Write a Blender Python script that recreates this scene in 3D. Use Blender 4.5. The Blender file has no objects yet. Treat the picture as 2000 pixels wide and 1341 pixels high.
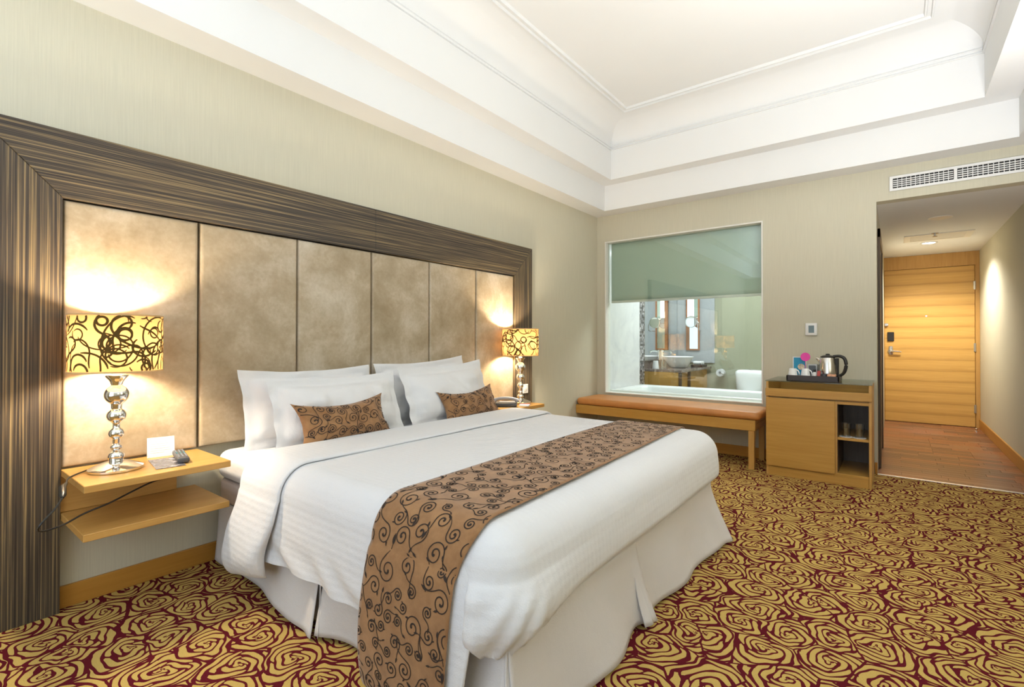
import bpy, bmesh, math, random
from mathutils import Vector, Matrix, noise

PI = math.pi
SC = bpy.context.scene
COL = SC.collection

# ------------------------------------------------------------------ camera
cam_d = bpy.data.cameras.new('camera'); cam = bpy.data.objects.new('camera', cam_d); COL.objects.link(cam)
FW = Vector((-0.61581631, 0.7878529, 0.00762148)); RT = Vector((0.78788037, 0.61582739, 0.00107467)); UP = Vector((0.00384683, -0.00666662, 0.99997038))
cam.matrix_world = Matrix(((RT.x, UP.x, -FW.x, 2.78222), (RT.y, UP.y, -FW.y, -5.20139), (RT.z, UP.z, -FW.z, 1.13), (0, 0, 0, 1)))
cam_d.sensor_width = 36; cam_d.lens = 956.37 / 2000 * 36; cam_d.shift_y = -0.00626; cam_d.clip_start = 0.05
SC.camera = cam

# ------------------------------------------------------------------ world, lights, exposure
SC.view_settings.view_transform = 'Standard'; SC.view_settings.look = 'None'
SC.view_settings.gamma = 1; SC.view_settings.use_curve_mapping = False
SC.view_settings.exposure = 0.34
w = bpy.data.worlds.new('sky'); SC.world = w; w.use_nodes = True
w.node_tree.nodes['Background'].inputs[0].default_value = (0.75, 0.85, 1, 1); w.node_tree.nodes['Background'].inputs[1].default_value = 0.6

def area(name, loc, rot, sx, sy, power, color):
    d = bpy.data.lights.new(name, 'AREA'); d.shape = 'RECTANGLE'; d.size = sx; d.size_y = sy; d.energy = power; d.color = color
    o = bpy.data.objects.new(name, d); COL.objects.link(o); o.location = loc; o.rotation_euler = rot
    return o
def point(name, loc, power, color, r=0.03):
    d = bpy.data.lights.new(name, 'POINT'); d.energy = power; d.color = color; d.shadow_soft_size = r
    o = bpy.data.objects.new(name, d); COL.objects.link(o); o.location = loc
    return o
# daylight through the glazed end of the room, behind the camera
area('window_daylight', (2.15, -7.35, 1.45), (-PI / 2 - PI, 0, 0), 2.6, 2.3, 30, (0.78, 0.89, 1.0))
# downlights of the bathroom
area('bathroom_ceiling_light', (1.2, 1.3, 2.47), (0, 0, 0), 0.9, 0.9, 46, (0.90, 0.96, 1.0))
# unseen fill lights aimed at the ceiling, added only to brighten the room
area('added_fill_uplight', (1.6, -6.3, 1.7), (PI, 0, 0), 0.6, 0.6, 37, (0.78, 0.89, 1.0))
area('added_fill_uplight', (3.35, -4.5, 1.3), (PI, 0, 0), 0.5, 0.5, 25, (0.86, 0.94, 1.0))
area('added_fill_uplight', (3.35, -2.4, 1.3), (PI, 0, 0), 0.5, 0.5, 52, (0.98, 0.97, 0.96))
sp = bpy.data.lights.new('hall_downlight_lamp', 'SPOT'); sp.energy = 120; sp.color = (1.0, 0.93, 0.82); sp.spot_size = 2.5; sp.spot_blend = 0.6; sp.shadow_soft_size = 0.05
so = bpy.data.objects.new('hall_downlight_lamp', sp); COL.objects.link(so); so.location = (3.11, 2.55, 2.29)

# ------------------------------------------------------------------ mesh helpers
def smooth(me, ang=35):
    me.polygons.foreach_set('use_smooth', [True] * len(me.polygons))
    me.set_sharp_from_angle(angle=math.radians(ang))
def wloc(o):
    v = Vector((0, 0, 0))
    while o is not None: v = v + o.location; o = o.parent
    return v
def link(name, me, m, parent=None, world=True):
    o = bpy.data.objects.new(name, me); COL.objects.link(o)
    if m is not None:
        for x in (m if isinstance(m, (list, tuple)) else [m]): me.materials.append(x)
    if parent is not None:
        o.parent = parent
        if world: o.location = -wloc(parent)
    return o
def obj(name, bm, m, parent=None, world=True, ang=35):
    me = bpy.data.meshes.new(name); bmesh.ops.recalc_face_normals(bm, faces=bm.faces); bm.to_mesh(me); bm.free(); smooth(me, ang)
    return link(name, me, m, parent, world)
def pyobj(name, vs, fs, m, parent=None, world=True, ang=60):
    me = bpy.data.meshes.new(name); me.from_pydata([tuple(v) for v in vs], [], fs); me.update(); smooth(me, ang)
    return link(name, me, m, parent, world)
def tag(o, label, cat, group=None):
    o['label'] = label; o['category'] = cat
    if group: o['group'] = group
    return o
def thing(name, label, cat, loc, group=None, rz=0):
    o = bpy.data.objects.new(name, None); o.empty_display_size = 0.05; COL.objects.link(o); o.location = loc; o.rotation_euler.z = rz
    return tag(o, label, cat, group)
def struct(name, bm, m, parent=None, ang=35):
    o = obj(name, bm, m, parent, ang=ang)
    if parent is None: o['kind'] = 'structure'
    return o
def dup(root, loc, label, rz=None, skip=()):
    r = root.copy(); COL.objects.link(r); r.location = loc; r['label'] = label
    if rz is not None: r.rotation_euler.z = rz
    for ch in list(root.children):
        if ch.name.split('.')[0] in skip: continue
        c = ch.copy(); COL.objects.link(c); c.parent = r
        for g in ch.children:
            d = g.copy(); COL.objects.link(d); d.parent = c
    return r
def BM(): return bmesh.new()
def box(bm, x0, x1, y0, y1, z0, z1, bev=0.0, seg=1, mi=0):
    vs = [bm.verts.new(p) for p in ((x0, y0, z0), (x1, y0, z0), (x1, y1, z0), (x0, y1, z0), (x0, y0, z1), (x1, y0, z1), (x1, y1, z1), (x0, y1, z1))]
    fs = [bm.faces.new([vs[i] for i in f]) for f in ((3, 2, 1, 0), (4, 5, 6, 7), (0, 1, 5, 4), (1, 2, 6, 5), (2, 3, 7, 6), (3, 0, 4, 7))]
    for f in fs: f.material_index = mi
    if bev > 0:
        es = list({e for f in fs for e in f.edges})
        bmesh.ops.bevel(bm, geom=es, offset=bev, segments=seg, profile=0.5, affect='EDGES')
    return bm
def boxo(name, dims, m, parent=None, bev=0.002, seg=1): return obj(name, box(BM(), *dims, bev=bev, seg=seg), m, parent)
def lathe(bm, prof, c=(0, 0, 0), n=32, sy=1.0, axis='z'):
    rings = []
    for r, z in prof:
        ring = []
        for k in range(n):
            a = 2 * PI * k / n
            p = (r * math.cos(a), r * sy * math.sin(a), z)
            if axis == 'x': p = (p[2], p[0], p[1])
            if axis == 'y': p = (p[0], p[2], p[1])
            ring.append(bm.verts.new((c[0] + p[0], c[1] + p[1], c[2] + p[2])))
        rings.append(ring)
    for a, b in zip(rings, rings[1:]):
        for k in range(n): bm.faces.new((a[k], a[(k + 1) % n], b[(k + 1) % n], b[k]))
    ringlike = abs(prof[0][0] - prof[-1][0]) < 1e-6 and prof[0][0] > 1e-5
    if prof[0][0] > 1e-5 and not ringlike: bm.faces.new(rings[0][::-1])
    if prof[-1][0] > 1e-5 and not ringlike: bm.faces.new(rings[-1])
    return bm
def tube(bm, pts, r, n=8, closed=False):
    pts = [Vector(p) for p in pts]; rings = []; up = Vector((0, 0, 1)); N = len(pts)
    for i, p in enumerate(pts):
        t = (pts[min(i + 1, N - 1)] - pts[max(i - 1, 0)]).normalized()
        a = t.cross(up)
        if a.length < 0.05: a = t.cross(Vector((1, 0, 0)))
        a.normalize(); b = a.cross(t).normalized()
        rr = r[i] if isinstance(r, (list, tuple)) else r
        rings.append([bm.verts.new(p + a * (rr * math.cos(2 * PI * k / n)) + b * (rr * math.sin(2 * PI * k / n))) for k in range(n)])
    for a, b in zip(rings, rings[1:]):
        for k in range(n): bm.faces.new((a[k], a[(k + 1) % n], b[(k + 1) % n], b[k]))
    bm.faces.new(rings[0][::-1]); bm.faces.new(rings[-1])
    return bm
def spline(pts, n=8):
    pts = [Vector(p) for p in pts]; out = []
    for i in range(len(pts) - 1):
        p0 = pts[max(i - 1, 0)]; p1 = pts[i]; p2 = pts[i + 1]; p3 = pts[min(i + 2, len(pts) - 1)]
        for k in range(n):
            t = k / n
            out.append(0.5 * ((2 * p1) + (p2 - p0) * t + (2 * p0 - 5 * p1 + 4 * p2 - p3) * t * t + (3 * p1 - p0 - 3 * p2 + p3) * t ** 3))
    out.append(pts[-1]); return out
def grid(nu, nv, fn, closed_u=False):
    vs = [fn(i / (nu if closed_u else nu - 1), j / (nv - 1)) for j in range(nv) for i in range(nu)]
    fs = []
    for j in range(nv - 1):
        for i in range(nu if closed_u else nu - 1):
            a = j * nu + i; b = j * nu + (i + 1) % nu
            fs.append((a, b, b + nu, a + nu))
    return vs, fs
def lerp(a, b, t): return a + (b - a) * t
def ss(t): t = min(1, max(0, t)); return t * t * (3 - 2 * t)
def fn3(x, y, z): return noise.noise(Vector((x, y, z)))

# ------------------------------------------------------------------ materials
class NT:
    def __init__(s, name):
        s.m = bpy.data.materials.new(name); s.m.use_nodes = True; s.t = s.m.node_tree; s.b = s.t.nodes['Principled BSDF']; s.out = s.t.nodes['Material Output']
    def n(s, typ, **kw):
        x = s.t.nodes.new(typ)
        for k, v in kw.items():
            if k.startswith('i_'):
                k2 = k[2:]; x.inputs[int(k2) if k2.isdigit() else k2.replace('_', ' ')].default_value = v
            else: setattr(x, k, v)
        return x
    def l(s, a, b): s.t.links.new(a, b)
    def math(s, op, a, b=None, c=None):
        x = s.n('ShaderNodeMath', operation=op)
        for i, v in enumerate((a, b, c)):
            if v is None: continue
            if isinstance(v, (int, float)): x.inputs[i].default_value = v
            else: s.l(v, x.inputs[i])
        return x.outputs[0]
    def coord(s, scale=(1, 1, 1), rot=(0, 0, 0), kind='Object'):
        tc = s.n('ShaderNodeTexCoord'); mp = s.n('ShaderNodeMapping'); mp.inputs['Scale'].default_value = scale; mp.inputs['Rotation'].default_value = rot
        s.l(tc.outputs[kind], mp.inputs[0]); return mp.outputs[0]
    def noise(s, co, scale=5, detail=2, rough=0.5, dist=0.0):
        x = s.n('ShaderNodeTexNoise'); x.inputs['Scale'].default_value = scale; x.inputs['Detail'].default_value = detail; x.inputs['Roughness'].default_value = rough; x.inputs['Distortion'].default_value = dist
        s.l(co, x.inputs['Vector']); return x.outputs['Fac']
    def ramp(s, fac, stops):
        x = s.n('ShaderNodeValToRGB'); e = x.color_ramp.elements
        while len(e) < len(stops): e.new(0.5)
        for k, (p, c) in enumerate(stops): e[k].position = p; e[k].color = (*c, 1)
        s.l(fac, x.inputs[0]); return x.outputs[0]
    def color(s, sock): s.l(sock, s.b.inputs['Base Color'])
    def bump(s, h, strength=0.2, dist=0.01):
        x = s.n('ShaderNodeBump'); x.inputs['Strength'].default_value = strength; x.inputs['Distance'].default_value = dist
        s.l(h, x.inputs['Height']); s.l(x.outputs[0], s.b.inputs['Normal'])
    def set(s, rough=0.5, metal=0.0, spec=None, sheen=None, color=None, trans=None, ior=None, coat=None):
        b = s.b.inputs; b['Roughness'].default_value = rough; b['Metallic'].default_value = metal
        if spec is not None: b['Specular IOR Level'].default_value = spec
        if sheen is not None: b['Sheen Weight'].default_value = sheen
        if color is not None: b['Base Color'].default_value = (*color, 1)
        if trans is not None: b['Transmission Weight'].default_value = trans
        if ior is not None: b['IOR'].default_value = ior
        if coat is not None: b['Coat Weight'].default_value = coat
        return s

def plain(name, color, rough=0.5, metal=0.0, var=0.04, scale=20, bump=0.0, **kw):
    t = NT(name).set(rough, metal, **kw); f = t.noise(t.coord(), scale, 3)
    t.color(t.ramp(f, [(0.3, [c * (1 - var) for c in color]), (0.7, [min(1, c * (1 + var)) for c in color])]))
    if bump: t.bump(f, bump, 0.005)
    return t.m
def wood(name, c0, c1, axis='y', scale=1.0, rough=0.35, band=None):
    t = NT(name).set(rough, spec=0.4)
    s = [22 * scale] * 3; s['xyz'.index(axis)] = 1.3 * scale
    f = t.noise(t.coord(s), 1.6, 5, 0.6, 0.4)
    s2 = [90 * scale] * 3; s2['xyz'.index(axis)] = 2.5 * scale
    f2 = t.noise(t.coord(s2), 2.0, 3, 0.5)
    f3 = t.math('ADD', t.math('MULTIPLY', f, 0.65), t.math('MULTIPLY', f2, 0.35))
    c = t.ramp(f3, [(0.3, c0), (0.7, c1)])
    if band:
        sx = t.n('ShaderNodeSeparateXYZ'); t.l(t.coord(), sx.inputs[0])
        z = t.math('ADD', t.math('MULTIPLY', sx.outputs['Z'], 1 / band), t.math('MULTIPLY', f, 0.25))
        fr = t.math('FRACT', z)
        mx = t.n('ShaderNodeMix', data_type='RGBA', blend_type='MULTIPLY'); mx.inputs['Factor'].default_value = 0.75
        t.l(c, mx.inputs['A']); t.l(t.ramp(fr, [(0.0, (0.66, 0.6, 0.5)), (0.25, (0.92, 0.9, 0.86)), (0.7, (1, 1, 1)), (1.0, (0.9, 0.88, 0.82))]), mx.inputs['B']); c = mx.outputs['Result']
    t.color(c); t.bump(f2, 0.05, 0.002)
    return t.m
def wallpaper(name, c):
    t = NT(name).set(0.75, spec=0.2)
    f = t.noise(t.coord((60, 60, 1.5)), 3.0, 3, 0.6); f2 = t.noise(t.coord((1, 1, 1)), 1.2, 2)
    f3 = t.math('ADD', t.math('MULTIPLY', f, 0.7), t.math('MULTIPLY', f2, 0.3))
    t.color(t.ramp(f3, [(0.3, [x * 0.93 for x in c]), (0.7, [min(1, x * 1.05) for x in c])]))
    t.bump(f, 0.12, 0.003)
    return t.m

M = {}
M['wall'] = wallpaper('olive_wallpaper', (0.60, 0.57, 0.45))
M['ceil'] = plain('ceiling_paint', (0.79, 0.795, 0.79), 0.8, var=0.01, scale=2, spec=0.15)
M['oak'] = wood('honey_oak', (0.47, 0.25, 0.062), (0.60, 0.345, 0.105), 'y')
M['oak_x'] = wood('honey_oak_across', (0.43, 0.225, 0.045), (0.56, 0.315, 0.075), 'x')
M['oak_z'] = wood('honey_oak_upright', (0.47, 0.25, 0.062), (0.60, 0.345, 0.105), 'z')
M['door'] = wood('banded_maple', (0.60, 0.34, 0.085), (0.72, 0.44, 0.13), 'x', band=0.148)
M['base'] = wood('baseboard_wood', (0.42, 0.19, 0.03), (0.52, 0.255, 0.048), 'y')
M['base_x'] = wood('baseboard_wood_across', (0.42, 0.19, 0.03), (0.52, 0.255, 0.048), 'x')
M['darkwood'] = wood('dark_walnut', (0.08, 0.05, 0.028), (0.13, 0.085, 0.048), 'z')
M['black'] = plain('black_plastic', (0.018, 0.017, 0.016), 0.35)
M['tray'] = plain('dark_brown_tray', (0.035, 0.025, 0.022), 0.4)
M['dgrey'] = plain('dark_grey_plastic', (0.07, 0.075, 0.085), 0.4)
M['grey'] = plain('grey_plastic', (0.3, 0.31, 0.34), 0.35)
M['white'] = plain('white_plastic', (0.80, 0.80, 0.79), 0.35, var=0.01)
M['paint'] = plain('white_gloss_paint', (0.80, 0.78, 0.72), 0.4, var=0.01)
M['porcelain'] = plain('white_porcelain', (0.86, 0.87, 0.87), 0.12, var=0.01, scale=3)
M['paper'] = plain('white_paper', (0.72, 0.72, 0.74), 0.7, var=0.01)
M['chrome'] = NT('polished_chrome').set(0.06, 1.0, color=(0.80, 0.79, 0.78)).m
M['steel'] = NT('brushed_steel').set(0.22, 1.0, color=(0.62, 0.60, 0.57)).m
M['mirror'] = NT('mirror_silver').set(0.02, 1.0, color=(0.86, 0.88, 0.88)).m
M['tan'] = plain('tan_leather', (0.56, 0.235, 0.065), 0.5, var=0.08, scale=6, bump=0.1)
M['blind'] = plain('sage_blind_cloth', (0.50, 0.60, 0.52), 0.8, var=0.03, scale=3)
M['bathwall'] = wallpaper('bathroom_wall_paint', (0.35, 0.355, 0.255))
M['metal_strip'] = NT('threshold_metal').set(0.3, 0.9, color=(0.82, 0.8, 0.78)).m
M['ventblack'] = plain('duct_black', (0.02, 0.02, 0.02), 0.9)
M['blue'] = plain('teal_print', (0.0, 0.24, 0.42), 0.4)
M['pink'] = plain('pink_print', (0.75, 0.06, 0.38), 0.5)
M['red'] = plain('red_sachet', (0.42, 0.06, 0.05), 0.5)
M['orange'] = plain('orange_wrapper', (0.75, 0.36, 0.2), 0.4, var=0.2, scale=60)
M['ink'] = plain('grey_ink', (0.45, 0.46, 0.5), 0.7)
M['greenlcd'] = plain('display_glass', (0.10, 0.15, 0.14), 0.15)
M['floortile'] = plain('bathroom_floor_tile', (0.45, 0.42, 0.36), 0.3)

def cloth(name, c, weave=0.0, rough=0.85, quilt=False):
    t = NT(name).set(rough, spec=0.15, sheen=0.15, color=c)
    co = t.coord(); f = t.noise(co, 260, 2)
    if quilt:
        sx = t.n('ShaderNodeSeparateXYZ'); t.l(t.coord((1, 1, 1)), sx.inputs[0])
        k = 2 * PI / 0.026
        g = t.math('ADD', t.math('ADD', t.math('SINE', t.math('MULTIPLY', sx.outputs['X'], k)), t.math('SINE', t.math('MULTIPLY', sx.outputs['Y'], k))), t.math('SINE', t.math('MULTIPLY', sx.outputs['Z'], k)))
        w_ = t.noise(co, 14, 3)
        f = t.math('ADD', t.math('MULTIPLY', g, 0.07), t.math('ADD', t.math('MULTIPLY', w_, 1.3), t.math('MULTIPLY', f, 0.3)))
        t.bump(f, 0.5, 0.006)
    else:
        w_ = t.noise(co, 9, 3); f = t.math('ADD', t.math('MULTIPLY', w_, 1.6), t.math('MULTIPLY', f, 0.2)); t.bump(f, 0.5, 0.009)
    return t.m
M['linen'] = cloth('white_linen', (0.73, 0.735, 0.75))
M['duvet'] = cloth('white_duvet_cloth', (0.69, 0.70, 0.725), quilt=True)
M['skirt'] = cloth('bed_skirt_cloth', (0.66, 0.64, 0.635))
M['base_cloth'] = cloth('mattress_ticking', (0.56, 0.48, 0.43))
def suede(name, c0, c1):
    t = NT(name).set(0.75, spec=0.2, sheen=0.3)
    f = t.noise(t.coord((1.2, 1.2, 1.2)), 12, 5, 0.65); t.color(t.ramp(f, [(0.3, c0), (0.7, c1)])); t.bump(f, 0.15, 0.003); return t.m
M['brown'] = suede('brown_suede', (0.235, 0.116, 0.047), (0.355, 0.19, 0.082))
M['vine'] = plain('black_flock', (0.028, 0.018, 0.014), 0.9)
M['binding'] = plain('shade_binding', (0.62, 0.42, 0.2), 0.8)
M['scrib'] = plain('dark_brown_flock', (0.10, 0.055, 0.004), 0.9)

def panel_mat():
    t = NT('clouded_leather').set(0.42, spec=0.4)
    co = t.coord((1, 1, 1)); f = t.noise(co, 3.4, 6, 0.6, 0.3); g = t.noise(co, 60, 3)
    f = t.math('ADD', t.math('MULTIPLY', f, 0.85), t.math('MULTIPLY', g, 0.15))
    t.color(t.ramp(f, [(0.32, (0.31, 0.24, 0.145)), (0.5, (0.43, 0.35, 0.24)), (0.68, (0.60, 0.53, 0.42))]))
    t.bump(g, 0.08, 0.003); return t.m
M['panel'] = panel_mat()
def zebra(name, axis):
    t = NT(name).set(0.4, spec=0.35)
    s = [1, 1, 1]
    for k in range(3): s[k] = 1.1 if 'xyz'[k] == axis else 165
    s[0] = 1
    f = t.noise(t.coord(s), 1.0, 5, 0.62, 0.25)
    s2 = [v * (0.42 if v > 2 else 0.5) for v in s]; g = t.noise(t.coord(s2), 1.3, 2, 0.5, 0.3)
    f = t.math('ADD', t.math('MULTIPLY', f, 0.7), t.math('MULTIPLY', g, 0.3))
    t.color(t.ramp(f, [(0.39, (0.030, 0.024, 0.022)), (0.51, (0.075, 0.058, 0.042)), (0.59, (0.24, 0.175, 0.088)), (0.70, (0.33, 0.25, 0.13))]))
    return t.m
M['zebra_z'] = zebra('zebrano_upright', 'z'); M['zebra_y'] = zebra('zebrano_across', 'y')

def glass_mat(name, tint=(0.93, 0.97, 0.95), boost=1.0):
    t = NT(name); t.t.nodes.remove(t.b)
    tr = t.n('ShaderNodeBsdfTransparent'); tr.inputs[0].default_value = (*tint, 1); gl = t.n('ShaderNodeBsdfGlossy'); gl.inputs['Roughness'].default_value = 0.0
    lw = t.n('ShaderNodeLayerWeight'); lw.inputs[0].default_value = 0.5
    fr = t.math('ADD', 0.04 * boost, t.math('MULTIPLY', t.math('POWER', lw.outputs['Facing'], 5), 0.9))
    mx = t.n('ShaderNodeMixShader'); t.l(fr, mx.inputs[0]); t.l(tr.outputs[0], mx.inputs[1]); t.l(gl.outputs[0], mx.inputs[2]); t.l(mx.outputs[0], t.out.inputs[0])
    return t.m
M['pane'] = glass_mat('window_glass', (0.93, 0.97, 0.95), 2.4)
M['glass'] = glass_mat('tumbler_glass', (0.95, 0.97, 0.97), 3.0)
M['topglass'] = glass_mat('table_glass', (0.84, 0.90, 0.85), 1.2)

def shade_mat():
    t = NT('amber_shade_cloth'); t.t.nodes.remove(t.b)
    d = t.n('ShaderNodeBsdfDiffuse'); d.inputs[0].default_value = (0.60, 0.40, 0.17, 1)
    q = t.n('ShaderNodeBsdfTranslucent'); q.inputs[0].default_value = (0.112, 0.060, 0.021, 1)
    mx = t.n('ShaderNodeMixShader'); mx.inputs[0].default_value = 0.5; t.l(d.outputs[0], mx.inputs[1]); t.l(q.outputs[0], mx.inputs[2]); t.l(mx.outputs[0], t.out.inputs[0])
    return t.m
M['shade'] = shade_mat()
def emit(name, c, s):
    t = NT(name); t.b.inputs['Base Color'].default_value = (*c, 1); t.b.inputs['Emission Color'].default_value = (*c, 1); t.b.inputs['Emission Strength'].default_value = s; return t.m
M['tubelight'] = emit('frosted_tube_glow', (1, 0.95, 0.86), 2.2)
M['downlight'] = emit('downlight_glow', (1, 0.95, 0.86), 6)

def marble(name):
    t = NT(name).set(0.15, spec=0.5); co = t.coord(); f = t.noise(co, 2.2, 8, 0.6, 1.5); g = t.noise(co, 30, 3)
    t.color(t.ramp(t.math('ADD', t.math('MULTIPLY', f, 0.85), t.math('MULTIPLY', g, 0.15)), [(0.3, (0.62, 0.62, 0.66)), (0.5, (0.78, 0.77, 0.78)), (0.7, (0.86, 0.85, 0.84))])); return t.m
M['marble'] = marble('white_marble')
def dmarble():
    t = NT('brown_marble_counter').set(0.12, spec=0.5); f = t.noise(t.coord(), 14, 8, 0.7, 1.0)
    t.color(t.ramp(f, [(0.3, (0.07, 0.05, 0.045)), (0.55, (0.2, 0.15, 0.13)), (0.72, (0.5, 0.45, 0.42))])); return t.m
M['dmarble'] = dmarble()
def mosaic():
    t = NT('dark_mosaic').set(0.2, spec=0.5); v = t.n('ShaderNodeTexVoronoi', feature='F1', distance='CHEBYCHEV'); v.inputs['Scale'].default_value = 40; v.inputs['Randomness'].default_value = 0.1; t.l(t.coord(), v.inputs['Vector'])
    sx = t.n('ShaderNodeSeparateColor'); t.l(v.outputs['Color'], sx.inputs[0])
    t.color(t.ramp(sx.outputs[0], [(0.1, (0.04, 0.04, 0.05)), (0.6, (0.16, 0.15, 0.16)), (0.95, (0.5, 0.48, 0.5))])); return t.m
M['mosaic'] = mosaic()

def carpet():
    t = NT('rose_carpet').set(0.95, spec=0.03)
    geo = t.coord((1, 1, 1))
    wob = t.n('ShaderNodeTexNoise'); wob.inputs['Scale'].default_value = 10; wob.inputs['Detail'].default_value = 1; t.l(geo, wob.inputs['Vector'])
    sub = t.n('ShaderNodeVectorMath', operation='SUBTRACT'); sub.inputs[1].default_value = (0.5, 0.5, 0.5); t.l(wob.outputs['Color'], sub.inputs[0])
    sc = t.n('ShaderNodeVectorMath', operation='SCALE'); sc.inputs['Scale'].default_value = 0.062; t.l(sub.outputs[0], sc.inputs[0])
    ad = t.n('ShaderNodeVectorMath', operation='ADD'); t.l(geo, ad.inputs[0]); t.l(sc.outputs[0], ad.inputs[1])
    S = 5.9
    vo = t.n('ShaderNodeTexVoronoi', voronoi_dimensions='2D', feature='F1'); vo.inputs['Scale'].default_value = S; vo.inputs['Randomness'].default_value = 0.95; t.l(ad.outputs[0], vo.inputs['Vector'])
    ve = t.n('ShaderNodeTexVoronoi', voronoi_dimensions='2D', feature='DISTANCE_TO_EDGE'); ve.inputs['Scale'].default_value = S; ve.inputs['Randomness'].default_value = 0.95; t.l(ad.outputs[0], ve.inputs['Vector'])
    d = t.n('ShaderNodeVectorMath', operation='SUBTRACT'); t.l(ad.outputs[0], d.inputs[0]); t.l(vo.outputs['Position'], d.inputs[1])
    sx = t.n('ShaderNodeSeparateXYZ'); t.l(d.outputs[0], sx.inputs[0])
    sc2 = t.n('ShaderNodeSeparateColor'); t.l(vo.outputs['Color'], sc2.inputs[0])
    r = vo.outputs['Distance']                     # in cell units
    th = t.math('DIVIDE', t.math('ARCTAN2', sx.outputs['Y'], sx.outputs['X']), 2 * PI)
    th = t.math('ADD', th, sc2.outputs[0])
    # ring index warps near cell border so petals follow the neighbouring roses
    rr = t.math('SUBTRACT', r, t.math('MULTIPLY', ve.outputs['Distance'], 0.22))
    rr = t.math('MULTIPLY', t.math('POWER', t.math('ADD', t.math('MAXIMUM', rr, -0.12), 0.14), 0.8), 5.6)
    s = t.math('ADD', rr, th)                      # spiral
    s = t.math('ADD', s, t.math('MULTIPLY', t.math('SINE', t.math('ADD', t.math('MULTIPLY', th, 2 * PI * 3), t.math('MULTIPLY', sc2.outputs[1], 9))), 0.22))
    fs = t.math('FRACT', s); ring = t.math('FLOOR', s)
    la = t.math('ABSOLUTE', t.math('SUBTRACT', fs, 0.5))      # .5 on the ring line
    # petal cuts
    wn = t.n('ShaderNodeTexWhiteNoise', noise_dimensions='2D'); cb = t.n('ShaderNodeCombineXYZ'); t.l(ring, cb.inputs[0]); t.l(sc2.outputs[2], cb.inputs[1]); t.l(cb.outputs[0], wn.inputs['Vector'])
    nn = t.math('ADD', t.math('MULTIPLY', t.math('MINIMUM', t.math('MAXIMUM', ring, 0), 3), 0.9), 1.0)
    pc = t.math('FRACT', t.math('ADD', t.math('ADD', t.math('MULTIPLY', th, t.math('FLOOR', nn)), wn.outputs['Value']), t.math('MULTIPLY', fs, 0.3)))
    pl = t.math('ABSOLUTE', t.math('SUBTRACT', pc, 0.5))
    # line thickness: broad at petal tips
    wid = t.math('ADD', 0.185, t.math('MULTIPLY', t.math('SUBTRACT', 0.5, pl), -0.11))
    wid = t.math('ADD', wid, t.math('MULTIPLY', t.math('GREATER_THAN', pl, 0.36), t.math('MULTIPLY', t.math('SUBTRACT', pl, 0.36), 1.7)))
    line = t.math('GREATER_THAN', la, t.math('SUBTRACT', 0.5, wid))
    cut = t.math('MULTIPLY', t.math('GREATER_THAN', pl, 0.455), t.math('GREATER_THAN', ring, 0.5))
    edge = t.math('LESS_THAN', ve.outputs['Distance'], 0.026)
    dark = t.math('MAXIMUM', t.math('MAXIMUM', line, cut), edge)
    fine = t.noise(t.coord((1, 1, 1)), 320, 2)
    cream = t.ramp(fine, [(0.25, (0.46, 0.31, 0.085)), (0.75, (0.60, 0.425, 0.135))]); mar = t.ramp(fine, [(0.25, (0.085, 0.008, 0.013)), (0.75, (0.135, 0.014, 0.022))])
    mx = t.n('ShaderNodeMix', data_type='RGBA'); t.l(dark, mx.inputs['Factor']); t.l(cream, mx.inputs['A']); t.l(mar, mx.inputs['B']); t.color(mx.outputs['Result'])
    t.bump(fine, 0.3, 0.004)
    return t.m
M['carpet'] = carpet()

# ------------------------------------------------------------------ room shell
XR = 3.66; YB = -7.2; ZW = 2.593
struct('floor', box(BM(), -0.12, XR + 0.1, YB, 0.0, -0.1, 0), M['carpet'])
struct('wall_left', box(BM(), -0.12, 0, YB, 0.0, -0.1, 3.6), M['wall'])
struct('wall_right', box(BM(), XR, XR + 0.12, YB, 3.62, -0.1, 3.6), M['wall'])
b = BM()
WX0, WX1, WZ0, WZ1 = 0.118, 1.772, 0.535, 2.275
HX0, HX1, HZ0, HZ1 = 0.109, 1.780, 0.528, 2.284
for d in ((-0.12, HX0, 0, 0.12, -0.1, 3.6), (HX0, HX1, 0, 0.12, -0.1, HZ0), (HX0, HX1, 0, 0.12, HZ1, 3.6), (HX1, 2.663, 0, 0.12, -0.1, 3.6), (2.663, XR, 0, 0.12, 2.319, 3.6)): box(b, *d)
struct('wall_back', b, M['wall'])
b = BM()
for d in ((-0.12, 0.85, YB - 0.12, YB, -0.1, 3.6), (3.46, XR + 0.12, YB - 0.12, YB, -0.1, 3.6), (0.85, 3.46, YB - 0.12, YB, 2.58, 3.6), (0.85, 3.46, YB - 0.12, YB, -0.1, 0.3)): box(b, *d)
struct('wall_front', b, M['wall'])

# ceiling: two stepped soffits, a riser, a cove and a flat field (one loft of rectangles)
rings = [((-0.1, XR + 0.1, YB - 0.1, 0.1), ZW), ((0.21, 3.49, YB + 0.25, -0.22), ZW), ((0.21, 3.49, YB + 0.25, -0.22), 2.871), ((0.37, 3.295, YB + 0.42, -0.385), 2.871), ((0.37, 3.295, YB + 0.42, -0.385), 3.185)]
def rin(d): return (0.37 + d, 3.295 - d, YB + 0.42 + d, -0.385 - d)
rings += [(rin(0.012), 3.187), (rin(0.012), 3.197), (rin(0.003), 3.2), (rin(0.003), 3.212), (rin(0.012), 3.215), (rin(0.012), 3.225), (rin(0.002), 3.228)]
for k in range(1, 15):
    a = k / 14 * PI / 2
    rings.append((rin(0.002 + 0.285 * (1 - math.cos(a))), 3.228 + 0.19 * math.sin(a)))
rings += [(rin(0.29), 3.402), (rin(0.30), 3.402), (rin(0.305), 3.42), (rin(0.325), 3.42), (rin(0.33), 3.408), (rin(0.34), 3.408), (rin(0.345), 3.43)]
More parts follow.
